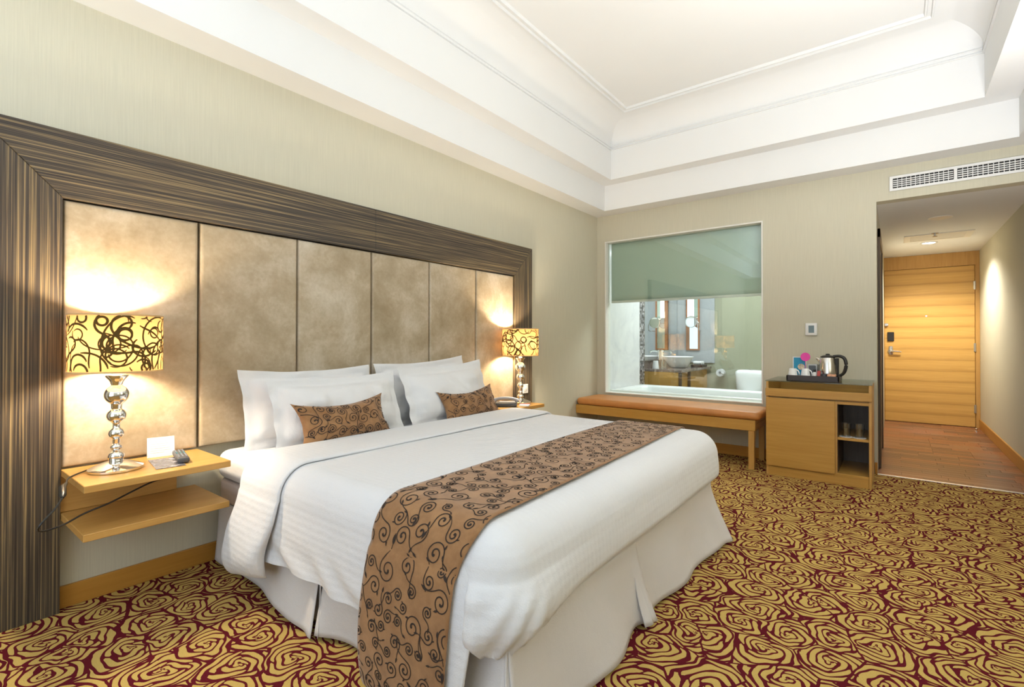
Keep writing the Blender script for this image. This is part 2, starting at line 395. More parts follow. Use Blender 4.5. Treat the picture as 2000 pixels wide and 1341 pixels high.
b = BM(); prev = None
for (x0, x1, y0, y1), z in rings:
    cur = [b.verts.new(p) for p in ((x0, y0, z), (x1, y0, z), (x1, y1, z), (x0, y1, z))]
    if prev:
        for k in range(4): b.faces.new((prev[k], prev[(k + 1) % 4], cur[(k + 1) % 4], cur[k]))
    prev = cur
b.faces.new(prev)
me = bpy.data.meshes.new('ceiling'); b.to_mesh(me); b.free(); smooth(me, 20); co = link('ceiling', me, M['ceil']); co['kind'] = 'structure'
struct('ceiling_roof', box(BM(), -0.2, XR + 0.2, YB - 0.2, 3.8, 3.6, 3.7), M['ceil'])

# entrance hall
hf = struct('floor_hall', box(BM(), 2.55, XR, 0.0, 3.62, -0.1, -0.004), M['darkwood'])
pm = [wood('parquet_%s' % n, c0, c1, 'x', 1.0, 0.28) for n, c0, c1 in (('mid', (0.19, 0.075, 0.034), (0.25, 0.105, 0.05)), ('red', (0.25, 0.085, 0.035), (0.31, 0.12, 0.05)), ('dark', (0.13, 0.058, 0.032), (0.18, 0.085, 0.048)), ('light', (0.24, 0.11, 0.055), (0.29, 0.14, 0.075)))]
random.seed(4); pmesh = []
for m in pm:
    for L in (0.30, 0.42, 0.16):
        bb = box(BM(), 0, L - 0.0015, 0, 0.0885, -0.006, 0.0, bev=0.0008); me = bpy.data.meshes.new('plank'); bmesh.ops.recalc_face_normals(bb, faces=bb.faces); bb.to_mesh(me); bb.free(); me.materials.append(m); pmesh.append((me, L))
y = 0.012; row = 0
while y < 3.6:
    x = 2.665
    first = True
    while x < XR - 0.02:
        me, L = random.choice([p for p in pmesh if p[1] > 0.2] if not first else pmesh); first = False
        k_ = min(1.0, (XR - 0.001 - x) / L)
        o = bpy.data.objects.new('plank', me); COL.objects.link(o); o.parent = hf; o.location = (x, y, 0.0); o.scale.x = k_; x += L
    y += 0.09
tb = struct('trim_1', box(BM(), 2.663, XR, -0.012, 0.014, -0.01, 0.005, bev=0.002), M['metal_strip'])
struct('ceiling_hall', box(BM(), 2.55, XR, 0.12, 3.7, 2.319, 2.42), M['ceil'])
b = BM(); box(b, 2.543, 2.663, 0.12, 3.62, -0.1, 2.4)
struct('wall_hall', b, M['wall'])
# dark bathroom doorway trim on the hall's left wall
d2 = struct('door_2', box(BM(), 2.6635, 2.672, 0.35, 1.3, 0.0, 2.06, bev=0.003), M['darkwood'])
b = BM(); box(b, 2.6635, 2.684, 0.27, 0.35, 0, 2.14, bev=0.003); box(b, 2.6635, 2.684, 1.3, 1.38, 0, 2.14, bev=0.003); box(b, 2.6635, 2.684, 0.27, 1.38, 2.06, 2.14, bev=0.003); obj('door_frame', b, M['darkwood'], d2)
b = BM(); box(b, 2.543, XR, 3.62, 3.74, -0.1, 2.4)
struct('wall_end', b, M['oak_x'])
# entrance door
d1 = struct('door_1', box(BM(), 2.668, 3.612, 3.594, 3.619, 0.006, 2.129, bev=0.003), M['door'])
b = BM(); box(b, 2.6635, 2.6675, 3.585, 3.62, 0, 2.14); box(b, 3.6155, XR - 0.001, 3.588, 3.62, 0, 2.14, bev=0.001); box(b, 2.664, XR - 0.001, 3.588, 3.62, 2.134, 2.317, bev=0.001); obj('door_frame', b, M['oak_z'], d1)
boxo('card_reader', (2.70, 2.775, 3.574, 3.594, 1.13, 1.26), M['black'], d1, 0.005)
lv = obj('lever_handle', tube(lathe(BM(), [(0.0, -0.0), (0.034, 0.0), (0.034, -0.012), (0.02, -0.016), (0.012, -0.05), (0.0, -0.05)], (2.737, 3.594, 0.99), 20, axis='y'), spline([(2.737, 3.548, 0.99), (2.78, 3.546, 0.989), (2.835, 3.548, 0.983), (2.853, 3.552, 0.98)], 5), [0.012] * 5 + [0.011] * 5 + [0.009] * 6, 10), M['steel'], d1)
b = BM(); box(b, 2.715, 2.76, 3.588, 3.594, 0.94, 1.06, bev=0.008, seg=2); obj('lock_plate', b, M['steel'], d1)
obj('safety_bolt', lathe(box(BM(), 2.668, 2.71, 3.578, 3.594, 1.345, 1.385, bev=0.004), [(0, -0.03), (0.012, -0.03), (0.012, -0.0), (0, 0)], (2.70, 3.58, 1.365), 14, axis='y'), M['steel'], d1)
obj('peephole', lathe(BM(), [(0, -0.004), (0.012, -0.004), (0.014, 0)], (3.124, 3.594, 1.476), 14, axis='y'), M['steel'], d1)
for z in (1.865, 1.05, 0.245):
    h = box(BM(), 3.598, 3.622, 3.582, 3.594, z - 0.055, z + 0.055, bev=0.002); lathe(h, [(0, -0.055), (0.007, -0.055), (0.007, 0.055), (0, 0.055)], (3.612, 3.58, z), 10); obj('hinge', h, M['steel'], d1)
# baseboards
struct('baseboard_left', box(BM(), 0, 0.015, -4.748, -0.0, 0, 0.092, bev=0.002), M['base'])
b = BM(); box(b, 0.015, 1.915, -0.015, 0, 0, 0.10, bev=0.002); box(b, 2.645, 2.663, -0.015, 0, 0, 0.10, bev=0.002); struct('baseboard_back', b, M['base_x'])
b = BM(); box(b, XR - 0.015, XR, -0.01, 3.585, 0, 0.115, bev=0.002); struct('baseboard_hall', b, M['base'])
struct('baseboard_right', box(BM(), XR - 0.015, XR, YB, -0.015, 0, 0.10, bev=0.002), M['base'])

# interior window to the bathroom
wn = thing('window_1', 'x', 'x', (0.95, 0, 0.53)); del wn['label']; del wn['category']; wn['kind'] = 'structure'
b = BM()
for d in ((0.105, WX0, -0.012, 0.10, 0.524, 2.29), (WX1, 1.785, -0.012, 0.10, 0.524, 2.29), (WX0, WX1, -0.012, 0.10, WZ1, 2.29), (WX0, WX1, -0.012, 0.10, 0.524, WZ0)): box(b, *d, bev=0.002)
obj('window_frame', b, M['paint'], wn)
obj('pane', box(BM(), WX0 + 0.0005, WX1 - 0.0005, 0.055, 0.061, WZ0 + 0.0005, WZ1 - 0.0005), M['pane'], wn)
bl = thing('roller_blind', 'sage green roller blind half lowered behind the interior window', 'blind', (0.95, 0.12, 2.2))
vs, fs = grid(40, 12, lambda u, v: (lerp(0.135, 1.775, u), 0.105 + 0.002 * math.sin(u * 9), lerp(2.28, 1.60, v))); o = pyobj('blind_cloth', vs, fs, M['blind'], bl)
sm = o.modifiers.new('thickness', 'SOLIDIFY'); sm.thickness = 0.0015
obj('bottom_bar', box(BM(), 0.135, 1.775, 0.095, 0.115, 1.575, 1.602, bev=0.006, seg=2), M['paint'], bl)
obj('roller', tube(BM(), [(0.135, 0.135, 2.30), (1.775, 0.135, 2.30)], 0.022, 16), M['steel'], bl)

# ------------------------------------------------------------------ bathroom behind the glass
BX0, BX1, BY1 = 0.085, 2.54, 2.52
struct('floor_bathroom', box(BM(), -0.1, BX1, 0.12, BY1 + 0.1, -0.1, 0), M['floortile'])
struct('ceiling_bathroom', box(BM(), -0.1, BX1, 0.12, BY1 + 0.1, 2.5, 2.6), M['ceil'])
b = BM(); box(b, -0.1, BX0, 0.12, 1.03, 0, 2.5); struct('wall_bathroom_left', b, M['marble'])
b = BM(); box(b, -0.1, BX0, 1.03, 1.19, 0, 2.5); struct('wall_bathroom_mosaic', b, M['mosaic'])
b = BM(); box(b, -0.1, BX0 - 0.02, 1.19, BY1, 0, 2.5); struct('wall_bathroom_side', b, M['dmarble'])
b = BM(); box(b, -0.1, BX1, BY1, BY1 + 0.12, 0, 2.5); struct('wall_bathroom_back', b, M['bathwall'])
b = BM(); box(b, 0.066, 0.64, BY1 - 0.02, BY1 - 0.0005, 0.80, 2.5); wp = struct('wall_bathroom_panel', b, plain('grey_wall_panel', (0.40, 0.42, 0.44), 0.3))
# bathtub
tubt = thing('bathtub', 'white bathtub with a broad rim right behind the interior window', 'bathtub', (1.2, 0.55, 0))
def tubrim(): 
    b = BM(); x0, x1, y0, y1 = 0.09, 1.86, 0.125, 1.02
    prof = [(0.0, 0.0), (0.0, 0.53), (0.006, 0.548), (0.02, 0.556), (0.06, 0.557), (0.10, 0.552), (0.115, 0.53), (0.13, 0.42), (0.17, 0.20), (0.26, 0.15)]
    prev = None
    for d, z in prof:
        cur = []; rc = 0.02 + d * 0.9
        for cx, cy, a0 in ((x1 - d - rc, y1 - d - rc, 0), (x0 + d + rc, y1 - d - rc, 90), (x0 + d + rc, y0 + d + rc, 180), (x1 - d - rc, y0 + d + rc, 270)):
            for k in range(7):
                a = math.radians(a0 + 90 * k / 6); cur.append(b.verts.new((cx + rc * math.cos(a), cy + rc * math.sin(a), z)))
        if prev:
            n = len(cur)
            for k in range(n): b.faces.new((prev[k], prev[(k + 1) % n], cur[(k + 1) % n], cur[k]))
        prev = cur
    b.faces.new(prev); return b
obj('tub_shell', tubrim(), M['porcelain'], tubt, ang=50)
obj('tub_apron', box(BM(), 0.10, 1.85, 1.021, 1.045, 0, 0.53, bev=0.003), M['marble'], tubt)
# mirrors
mi = thing('wall_mirror', 'large frameless mirror on the bathroom side wall above the vanity', 'mirror', (0.07, 1.8, 1.3))
obj('mirror_glass', box(BM(), 0.0655, 0.076, 1.20, 2.49, 0.87, 2.0), M['mirror'], mi)
b = BM(); box(b, 0.0655, 0.088, 1.19, 1.2, 0.86, 2.01); box(b, 0.0655, 0.088, 1.2, 2.49, 0.855, 0.87); obj('mirror_frame', b, M['steel'], mi)
fm = thing('framed_mirror', 'narrow wood-framed mirror on the grey bathroom wall above the basin', 'mirror', (0.33, BY1 - 0.03, 1.3))
obj('mirror_glass', box(BM(), 0.27, 0.40, BY1 - 0.034, BY1 - 0.022, 1.01, 1.95), M['mirror'], fm)
b = BM()
for d in ((0.22, 0.27, 0.985, 1.98), (0.40, 0.425, 0.985, 1.98), (0.27, 0.40, 0.985, 1.01), (0.27, 0.40, 1.95, 1.98)): box(b, d[0], d[1], BY1 - 0.045, BY1 - 0.02, d[2], d[3], bev=0.003)
obj('mirror_frame', b, plain('reddish_wood', (0.36, 0.15, 0.06), 0.4), fm)
# sconce
sc_ = thing('wall_sconce', 'vertical frosted tube light on the bathroom wall over the basin', 'lamp', (0.30, BY1 - 0.08, 1.5))
obj('tube_shade', lathe(BM(), [(0, 1.50), (0.03, 1.50), (0.03, 1.98), (0, 1.98)], (0.29, BY1 - 0.09, 0), 20), M['tubelight'], sc_)
obj('bracket', box(BM(), 0.275, 0.305, BY1 - 0.07, BY1 - 0.034, 1.6, 1.85, bev=0.003), M['steel'], sc_)
# shaving mirror
sm_ = thing('shaving_mirror', 'round magnifying mirror on a folding arm in the bathroom', 'mirror', (0.36, 2.3, 1.4))
obj('mirror_disc', lathe(BM(), [(0, 0.0), (0.078, 0.0), (0.078, 0.014), (0, 0.014)], (0.36, 2.28, 1.42), 28, axis='y'), M['mirror'], sm_)
obj('mirror_ring', lathe(BM(), [(0.078, -0.004), (0.088, -0.004), (0.088, 0.018), (0.078, 0.018)], (0.36, 2.28, 1.42), 28, axis='y'), M['steel'], sm_)
obj('arm', tube(BM(), spline([(0.36, 2.30, 1.42), (0.46, 2.31, 1.41), (0.47, 2.32, 1.30), (0.45, 2.42, 1.29), (0.44, 2.495, 1.29)], 5), 0.006, 8), M['steel'], sm_)
# vanity
va = thing('vanity_unit', 'honey wood vanity under a dark stone counter in the bathroom', 'vanity', (0.3, 1.9, 0.4))
obj('cabinet_body', box(BM(), 0.066, 0.545, 1.20, 2.45, 0.40, 0.715, bev=0.002), M['oak_x'], va)
obj('countertop', box(BM(), 0.066, 0.60, 1.192, 2.49, 0.716, 0.75, bev=0.004), M['dmarble'], va)
b = BM(); box(b, 0.546, 0.585, 1.21, 1.225, 0.40, 0.715); box(b, 0.546, 0.585, 1.56, 1.575, 0.40, 0.715); box(b, 0.546, 0.585, 1.225, 1.56, 0.40, 0.42); obj('open_shelf', b, M['darkwood'], va)
tag(obj('hand_towel', box(BM(), 0.548, 0.60, 1.30, 1.45, 0.4205, 0.50, bev=0.015, seg=3), M['linen']), 'small folded white towel on the open shelf of the vanity', 'towel')
bs = tag(obj('vessel_basin', lathe(BM(), [(0, 0.752), (0.11, 0.752), (0.13, 0.77), (0.17, 0.83), (0.212, 0.905), (0.207, 0.908), (0.165, 0.84), (0.12, 0.785), (0, 0.78)], (0.335, 1.80, 0), 40), M['porcelain']), 'white round vessel basin on the bathroom counter', 'basin')
fa = tag(obj('faucet', tube(lathe(BM(), [(0, 0.75), (0.028, 0.75), (0.026, 0.76), (0.016, 0.77), (0.016, 1.0), (0, 1.0)], (0.10, 1.80, 0), 16), spline([(0.10, 1.80, 0.97), (0.16, 1.80, 0.985), (0.22, 1.80, 0.975), (0.235, 1.80, 0.95)], 5), 0.012, 10), M['chrome']), 'tall chrome faucet standing beside the white vessel basin', 'faucet')
tag(obj('tooth_mug', lathe(BM(), [(0, 0.752), (0.045, 0.752), (0.032, 0.86), (0.028, 0.86), (0.03, 0.79), (0, 0.775)], (0.20, 1.30, 0), 20), M['paper']), 'white tapered mug on the bathroom counter end', 'mug')
tag(obj('bath_tumbler', lathe(BM(), [(0, 0.751), (0.033, 0.751), (0.037, 0.85), (0.034, 0.85), (0.031, 0.758), (0, 0.758)], (0.31, 1.31, 0), 20), M['glass']), 'clear tumbler on the bathroom counter beside the white mug', 'glass')
to = thing('amenity_tray', 'dark tray of rolled towels on the counter by the basin', 'tray', (0.50, 2.15, 0.75))
obj('tray_base', box(BM(), 0.43, 0.59, 2.05, 2.30, 0.7505, 0.785, bev=0.006), M['tray'], to)
obj('rolled_cloth', tube(tube(BM(), [(0.45, 2.12, 0.81), (0.57, 2.12, 0.81)], 0.025, 12), [(0.45, 2.2, 0.81), (0.57, 2.2, 0.81)], 0.025, 12), M['linen'], to)
# toilet
tl = thing('toilet', 'white toilet with a rounded tank against the bathroom wall', 'toilet', (1.20, 2.2, 0))
def tank():
    b = BM(); prev = None
    for (wd, dp, z) in ((0.15, 0.08, 0.38), (0.19, 0.095, 0.42), (0.20, 0.10, 0.62), (0.205, 0.105, 0.66), (0.20, 0.10, 0.695), (0.17, 0.08, 0.715), (0.10, 0.05, 0.72)):
        cur = []
        for k in range(32):
            a = 2 * PI * k / 32; c_, s_ = math.cos(a), math.sin(a)
            cur.append(b.verts.new((1.17 + wd * math.copysign(abs(c_) ** 0.45, c_), 2.40 + dp * math.copysign(abs(s_) ** 0.45, s_), z)))
        if prev:
            for k in range(32): b.faces.new((prev[k], prev[(k + 1) % 32], cur[(k + 1) % 32], cur[k]))
        else: b.faces.new(cur[::-1])
        prev = cur
    b.faces.new(prev); return b
obj('tank', tank(), M['porcelain'], tl, ang=60)
obj('flush_button', lathe(BM(), [(0, 0.721), (0.03, 0.721), (0.03, 0.728), (0, 0.728)], (1.17, 2.38, 0), 20), M['chrome'], tl)
obj('bowl', lathe(BM(), [(0.0, 0.0), (0.13, 0.0), (0.12, 0.15), (0.17, 0.33), (0.19, 0.39), (0.0, 0.40)], (1.17, 2.06, 0), 32, 1.3), M['porcelain'], tl)
obj('seat_lid', lathe(BM(), [(0.0, 0.401), (0.195, 0.401), (0.195, 0.425), (0.17, 0.44), (0.0, 0.445)], (1.17, 2.06, 0), 32, 1.3), M['porcelain'], tl)
tp = thing('paper_holder', 'toilet roll holder on the bathroom wall beside the toilet', 'holder', (0.73, BY1, 0.66))
obj('paper_roll', lathe(BM(), [(0.02, -0.11), (0.055, -0.11), (0.055, -0.01), (0.02, -0.01), (0.02, -0.11)], (0.74, BY1, 0.66), 24, axis='y'), M['paper'], tp)
obj('holder_arm', tube(BM(), spline([(0.74, BY1 - 0.001, 0.66), (0.74, BY1 - 0.12, 0.66), (0.80, BY1 - 0.12, 0.64), (0.81, BY1 - 0.02, 0.64)], 5), 0.007, 8), M['chrome'], tp)

# ------------------------------------------------------------------ headboard
hb = thing('headboard', 'wide headboard of beige leather panels framed in dark striped veneer', 'headboard', (0, -3.21, 0))
PY0, PY1, PZ0, PZ1, FT, FO = -4.7498, -1.6699, 0.594, 1.7247, 2.007, 0.27
pw = (PY1 - PY0) / 6
def pad(y0, y1, z0, z1, xb, xf):
    def f(u, v):
        yy = lerp(y0, y1, u); zz = lerp(z0, z1, v)
        e = min(u, 1 - u) * (y1 - y0); g = min(v, 1 - v) * (z1 - z0); m = min(e, g)
        t = min(1, m / 0.010); return (lerp(xb, xf, math.sqrt(max(0, 1 - (1 - t) ** 2))), yy, zz)
    def un(n):
        xs = [0, .001, .003, .006, .01, .02, .04]; return xs + [x / n for x in range(1, n)] + [1 - x for x in reversed(xs)]
    us = sorted(set(un(8))); vs_ = sorted(set(un(14)))
    vs = [f(u, v) for v in vs_ for u in us]; n = len(us); fs = []
    for j in range(len(vs_) - 1):
        for i in range(n - 1): fs.append((j * n + i, j * n + i + 1, j * n + n + i + 1, j * n + n + i))
    return vs, fs
for i in range(6):
    vs, fs = pad(PY0 + i * pw + 0.002, PY0 + (i + 1) * pw - 0.002, PZ0, PZ1 - 0.002, 0.006, 0.042)
    pyobj('panel', vs, fs, M['panel'], hb)
obj('backing_board', box(BM(), 0.0005, 0.012, PY0, PY1, PZ0 + 0.004, PZ1), M['black'], hb)
def prism(pts, x0, x1, bev=0.002):
    b = BM(); a = [b.verts.new((x0, y, z)) for y, z in pts]; c = [b.verts.new((x1, y, z)) for y, z in pts]; n = len(pts)
    b.faces.new(a); b.faces.new(c[::-1])
    for k in range(n): b.faces.new((a[k], a[(k + 1) % n], c[(k + 1) % n], c[k]))
    bmesh.ops.bevel(b, geom=list(b.edges), offset=bev, segments=1, affect='EDGES'); return b
g = 0.0006; mid = -3.19
obj('frame_stile', prism([(PY0 - FO, 0), (PY0, 0), (PY0, PZ1 - g), (PY0 - FO, FT - g)], 0.0005, 0.055), M['zebra_z'], hb)
obj('frame_stile', prism([(PY1, 0), (PY1 + FO, 0), (PY1 + FO, FT - g), (PY1, PZ1 - g)], 0.0005, 0.055), M['zebra_z'], hb)
obj('frame_rail', prism([(PY0 - FO, FT + g), (PY0, PZ1 + g), (mid - g, PZ1 + g), (mid - g, FT + g)], 0.0005, 0.055), M['zebra_y'], hb)
obj('frame_rail', prism([(mid + g, FT + g), (mid + g, PZ1 + g), (PY1, PZ1 + g), (PY1 + FO, FT + g)], 0.0005, 0.055), M['zebra_y'], hb)
# white socket plate on the frame behind the far lamp
so_ = thing('wall_socket', 'white socket plate on the striped frame behind the far lamp', 'socket', (0.056, -1.515, 0.68))
obj('socket_plate', box(BM(), 0.0555, 0.064, -1.555, -1.475, 0.64, 0.725, bev=0.003), M['white'], so_)
obj('socket_face', lathe(BM(), [(0.0, 0.001), (0.024, 0.001), (0.026, 0.0), (0.026, -0.003)][::-1], (0.0645, -1.515, 0.682), 18, axis='x'), M['white'], so_)

# ------------------------------------------------------------------ nightstands
NZ = 0.592
def nightstand(yc, label, z=NZ, depth=0.43, hw=0.253):
    t = thing('nightstand', label, 'nightstand', (0.05, yc, 0.35), 'wall-hung nightstands')
    obj('top_shelf', box(BM(), 0.045, depth, yc - hw, yc + hw, z - 0.028, z, bev=0.002), M['oak'], t)
    obj('lower_shelf', box(BM(), 0.016, depth - 0.01, yc - hw, yc + hw, z - 0.21, z - 0.182, bev=0.002), M['oak'], t)
    obj('back_panel', box(BM(), 0.016, 0.036, yc - hw, yc + hw - 0.085, z - 0.181, z - 0.029, bev=0.001), M['oak'], t)
    return t
nl = nightstand(-4.495, 'honey wood wall-hung nightstand at the near left, with an open lower shelf')
nr = nightstand(-1.965, 'honey wood wall-hung nightstand at the far side of the bed', depth=0.41)
b = box(BM(), 0.20, 0.235, -4.49, -4.42, NZ - 0.046, NZ - 0.0285, bev=0.003)
tag(obj('socket_strip', b, M['white']), 'white socket strip fixed under the near nightstand top', 'socket')

# ------------------------------------------------------------------ table lamps
def ball(z, r, rz, n=10, lo=-0.86, hi=0.86):
    return [(r * math.sqrt(max(0, 1 - t * t)), z + rz * t) for t in [lerp(lo, hi, k / n) for k in range(n + 1)]]
def ribbon2d(paths, fmap, off=0.0):
    """paths: list of (points2d, widths); fmap(u, v) -> 3d point. returns verts, faces"""
    vs, fs = [], []
    for pts, wd in paths:
        n = len(pts); base = None
        for i in range(n):
            a = pts[max(i - 1, 0)]; c = pts[min(i + 1, n - 1)]
            tx, ty = c[0] - a[0], c[1] - a[1]; L = math.hypot(tx, ty) or 1; nx, ny = -ty / L, tx / L
            h = (wd[i] if isinstance(wd, list) else wd) / 2
            vs.append(fmap(pts[i][0] + nx * h, pts[i][1] + ny * h)); vs.append(fmap(pts[i][0] - nx * h, pts[i][1] - ny * h))
            k = len(vs)
            if i: fs.append((k - 4, k - 3, k - 1, k - 2))
    return vs, fs
def scribbles(Wd, Ht, n, seed):
    rnd = random.Random(seed); out = []
    for _ in range(n):
        x = rnd.uniform(0, Wd); y = rnd.uniform(0, Ht); a = rnd.uniform(0, 2 * PI); pts = []; wds = []
        L = rnd.uniform(0.12, 0.36); k = rnd.choice((-1, 1)) * rnd.uniform(10, 42); kt = k; d = 0; nxt = rnd.uniform(0.03, 0.09); w0 = rnd.uniform(0.0050, 0.0090)
        while d < L:
            pts.append((x, y)); wds.append(w0 * (0.55 + 0.45 * min(1, d / 0.02, (L - d) / 0.02)))
            k += (kt - k) * 0.12; a += k * 0.003; x += math.cos(a) * 0.003; y += math.sin(a) * 0.003; d += 0.003; nxt -= 0.003
            if y < 0.008: kt = abs(kt) * (1 if math.cos(a) > 0 else -1)
            if y > Ht - 0.008: kt = -abs(kt) * (1 if math.cos(a) > 0 else -1)
            if nxt < 0: nxt = rnd.uniform(0.04, 0.14); kt = rnd.choice((-1, 1, 1)) * math.copysign(rnd.choice((6, 12, 20, 32, 50)), k) * rnd.uniform(0.7, 1.2)
        # keep the pieces inside the shade height
        cur, cw = [], []
        for p, q in zip(pts, wds):
            if 0.004 < p[1] < Ht - 0.004: cur.append(p); cw.append(q)
            else:
                if len(cur) > 6: out.append((cur, cw))
                cur, cw = [], []
        if len(cur) > 6: out.append((cur, cw))
    return out
SR, SZ0, SZ1 = 0.157, 0.411, 0.640        # shade radius and heights above the base
def make_lamp(loc, label):
    t = thing('table_lamp', label, 'lamp', loc, 'bedside lamps')
    z0 = 0.0
    prof = [(0.0, 0.0), (0.09, 0.0), (0.093, 0.004), (0.093, 0.011), (0.089, 0.0135), (0.083, 0.0165), (0.06, 0.027), (0.04, 0.034), (0.03, 0.037), (0.0, 0.037)]
    obj('base', lathe(BM(), prof, n=48), M['chrome'], t, world=False)
    st = [(0.024, 0.037), (0.026, 0.046), (0.027, 0.049), (0.0285, 0.054), (0.0285, 0.060), (0.025, 0.070), (0.016, 0.076), (0.0125, 0.078)]
    st += [(0.0125, 0.080)] + ball(0.095, 0.0205, 0.0155) + [(0.0125, 0.112), (0.0125, 0.127)] + ball(0.152, 0.0275, 0.026) + [(0.0125, 0.178), (0.0125, 0.192)] + ball(0.226, 0.0345, 0.032) + [(0.019, 0.258), (0.019, 0.271)] + ball(0.312, 0.0435, 0.042) + [(0.019, 0.352), (0.022, 0.358), (0.024, 0.366), (0.030, 0.374), (0.040, 0.388), (0.0405, 0.392), (0.0, 0.390)]
    obj('stem', lathe(BM(), st, n=40), M['chrome'], t, world=False, ang=40)
    obj('socket', lathe(BM(), [(0, 0.390), (0.016, 0.390), (0.016, 0.46), (0.012, 0.465), (0, 0.465)], n=16), M['white'], t, world=False)
    bu = obj('bulb', lathe(BM(), [(0.0, 0.465), (0.012, 0.466), (0.016, 0.485), (0.028, 0.51), (0.030, 0.528), (0.024, 0.546), (0.012, 0.557), (0.0, 0.559)], n=16), emit('warm_bulb_glow', (1, 0.85, 0.64), 720), t, world=False)
    N = 72
    vs, fs = grid(N, 6, lambda u, v: (SR * math.cos(2 * PI * u), SR * math.sin(2 * PI * u), lerp(SZ0, SZ1, v)), True)
    sh = pyobj('lamp_shade', vs, fs, M['shade'], t, world=False)
    for z in (SZ0, SZ1):
        b = lathe(BM(), [(SR - 0.002, z - 0.003), (SR + 0.0022, z - 0.003), (SR + 0.0022, z + 0.003), (SR - 0.002, z + 0.003), (SR - 0.002, z - 0.003)], n=72)
        obj('shade_rim', b, M['binding'], sh, world=False)
    b = BM()
    for k in range(3):
        a = 2 * PI * k / 3 + 0.4; tube(b, [(0.012 * math.cos(a), 0.012 * math.sin(a), 0.46), (SR * math.cos(a), SR * math.sin(a), SZ0 + 0.02)], 0.0018, 6)
    obj('shade_carrier', b, M['steel'], t, world=False)
    vs, fs = ribbon2d(scribbles(2 * PI * SR, SZ1 - SZ0, 92, 33), lambda u, v: ((SR + 0.0012) * math.cos(u / SR), (SR + 0.0012) * math.sin(u / SR), SZ0 + v))
    o = pyobj('scribble_print', vs, fs, M['scrib'], sh, world=False); o['kind'] = 'stuff'
    return t
LL = (0.222, -4.606, NZ); LRc = (0.222, -1.808, NZ)
lamp = make_lamp(LL, 'chrome bead lamp with scribbled amber shade on the near left nightstand')
lamp2 = dup(lamp, LRc, 'chrome bead lamp with scribbled amber shade on the far nightstand', rz=2.1)
cp = spline([(0.17, -4.69, NZ + 0.006), (0.24, -4.755, NZ + 0.003), (0.30, -4.775, NZ - 0.005)], 6)
cd = obj('cord', tube(BM(), cp, 0.003, 6), M['black'], lamp)
obj('cord_switch', tube(BM(), [(0.30, -4.775, NZ - 0.005), (0.33, -4.79, NZ - 0.011), (0.39, -4.80, NZ - 0.026), (0.405, -4.803, NZ - 0.032)], [0.005, 0.011, 0.011, 0.005], 10), M['black'], cd)
cp = spline([(0.405, -4.803, NZ - 0.032), (0.44, -4.83, NZ - 0.06), (0.45, -4.87, NZ - 0.105), (0.43, -4.86, NZ - 0.13), (0.39, -4.80, NZ - 0.135), (0.35, -4.73, NZ - 0.12), (0.33, -4.65, NZ - 0.105), (0.30, -4.57, NZ - 0.085), (0.27, -4.49, NZ - 0.068), (0.25, -4.40, NZ - 0.06), (0.22, -4.39, NZ - 0.055), (0.215, -4.43, NZ - 0.045)], 7)
obj('cord', tube(BM(), cp, 0.0034, 6), M['black'], lamp)

# items on the nightstands
tc = thing('tent_card', 'white folded tent card on the near left nightstand', 'card', (0.07, -4.40, NZ))
b = BM()
P_ = [(0.095, -4.463), (0.118, -4.362)]
def quad(b, pts, th):
    n = (Vector(pts[1]) - Vector(pts[0])).cross(Vector(pts[2]) - Vector(pts[0])).normalized() * th
    a = [b.verts.new(p) for p in pts]; c = [b.verts.new(Vector(p) + n) for p in pts]
    b.faces.new(a[::-1]); b.faces.new(c)
    for k in range(4): b.faces.new((a[k], a[(k + 1) % 4], c[(k + 1) % 4], c[k]))
topc = [(0.072, -4.458, NZ + 0.088), (0.095, -4.357, NZ + 0.088)]
quad(b, [(P_[0][0], P_[0][1], NZ + 0.0005), (P_[1][0], P_[1][1], NZ + 0.0005), topc[1], topc[0]], 0.0008)
quad(b, [(P_[0][0] - 0.046, P_[0][1] + 0.01, NZ + 0.0005), (P_[1][0] - 0.046, P_[1][1] + 0.01, NZ + 0.0005), topc[1], topc[0]], 0.0008)
obj('card_leaf', b, M['paper'], tc)
b = BM(); A = Vector((P_[0][0], P_[0][1], NZ)); B_ = Vector((P_[1][0], P_[1][1], NZ)); T = Vector(topc[0])
for k, (a0, a1) in enumerate(((0.08, 0.14), (0.1, 0.8), (0.1, 0.9), (0.1, 0.7), (0.1, 0.85), (0.1, 0.9), (0.1, 0.6))):
    h = 0.88 - k * 0.11; th = 0.012 if k else 0.05
    base = lambda s, hh: A.lerp(B_, s) + (T - A) * hh + Vector((0.0016, 0, 0.0008))
    quad(b, [base(a0, h), base(a1, h), base(a1, h + th), base(a0, h + th)], 0.0001)
obj('text_lines', b, M['ink'], tc)
bk = thing('leaflet', 'dark grey photo leaflet lying under the remote control', 'leaflet', (0.24, -4.42, NZ), rz=0)
b = BM(); quad(b, [(0.15, -4.475, NZ + 0.0006), (0.36, -4.505, NZ + 0.0006), (0.375, -4.40, NZ + 0.0006), (0.165, -4.37, NZ + 0.0006)], 0.002)
lf = NT('leaflet_print').set(0.25); f = lf.noise(lf.coord(), 26, 4, 0.6, 1.2); lf.color(lf.ramp(f, [(0.35, (0.06, 0.05, 0.05)), (0.55, (0.16, 0.15, 0.16)), (0.7, (0.5, 0.52, 0.6))]))
obj('cover', b, lf.m, bk)
rm = thing('remote_control', 'dark grey remote control lying across the leaflet', 'remote', (0.235, -4.375, NZ + 0.003), rz=math.radians(-12))
b = BM(); box(b, -0.105, 0.105, -0.023, 0.023, 0.0008, 0.024, bev=0.007, seg=2); obj('remote_body', b, M['dgrey'], rm, world=False)
bb = box(BM(), -0.0035, 0.0035, -0.0035, 0.0035, 0.0242, 0.027, bev=0.001)
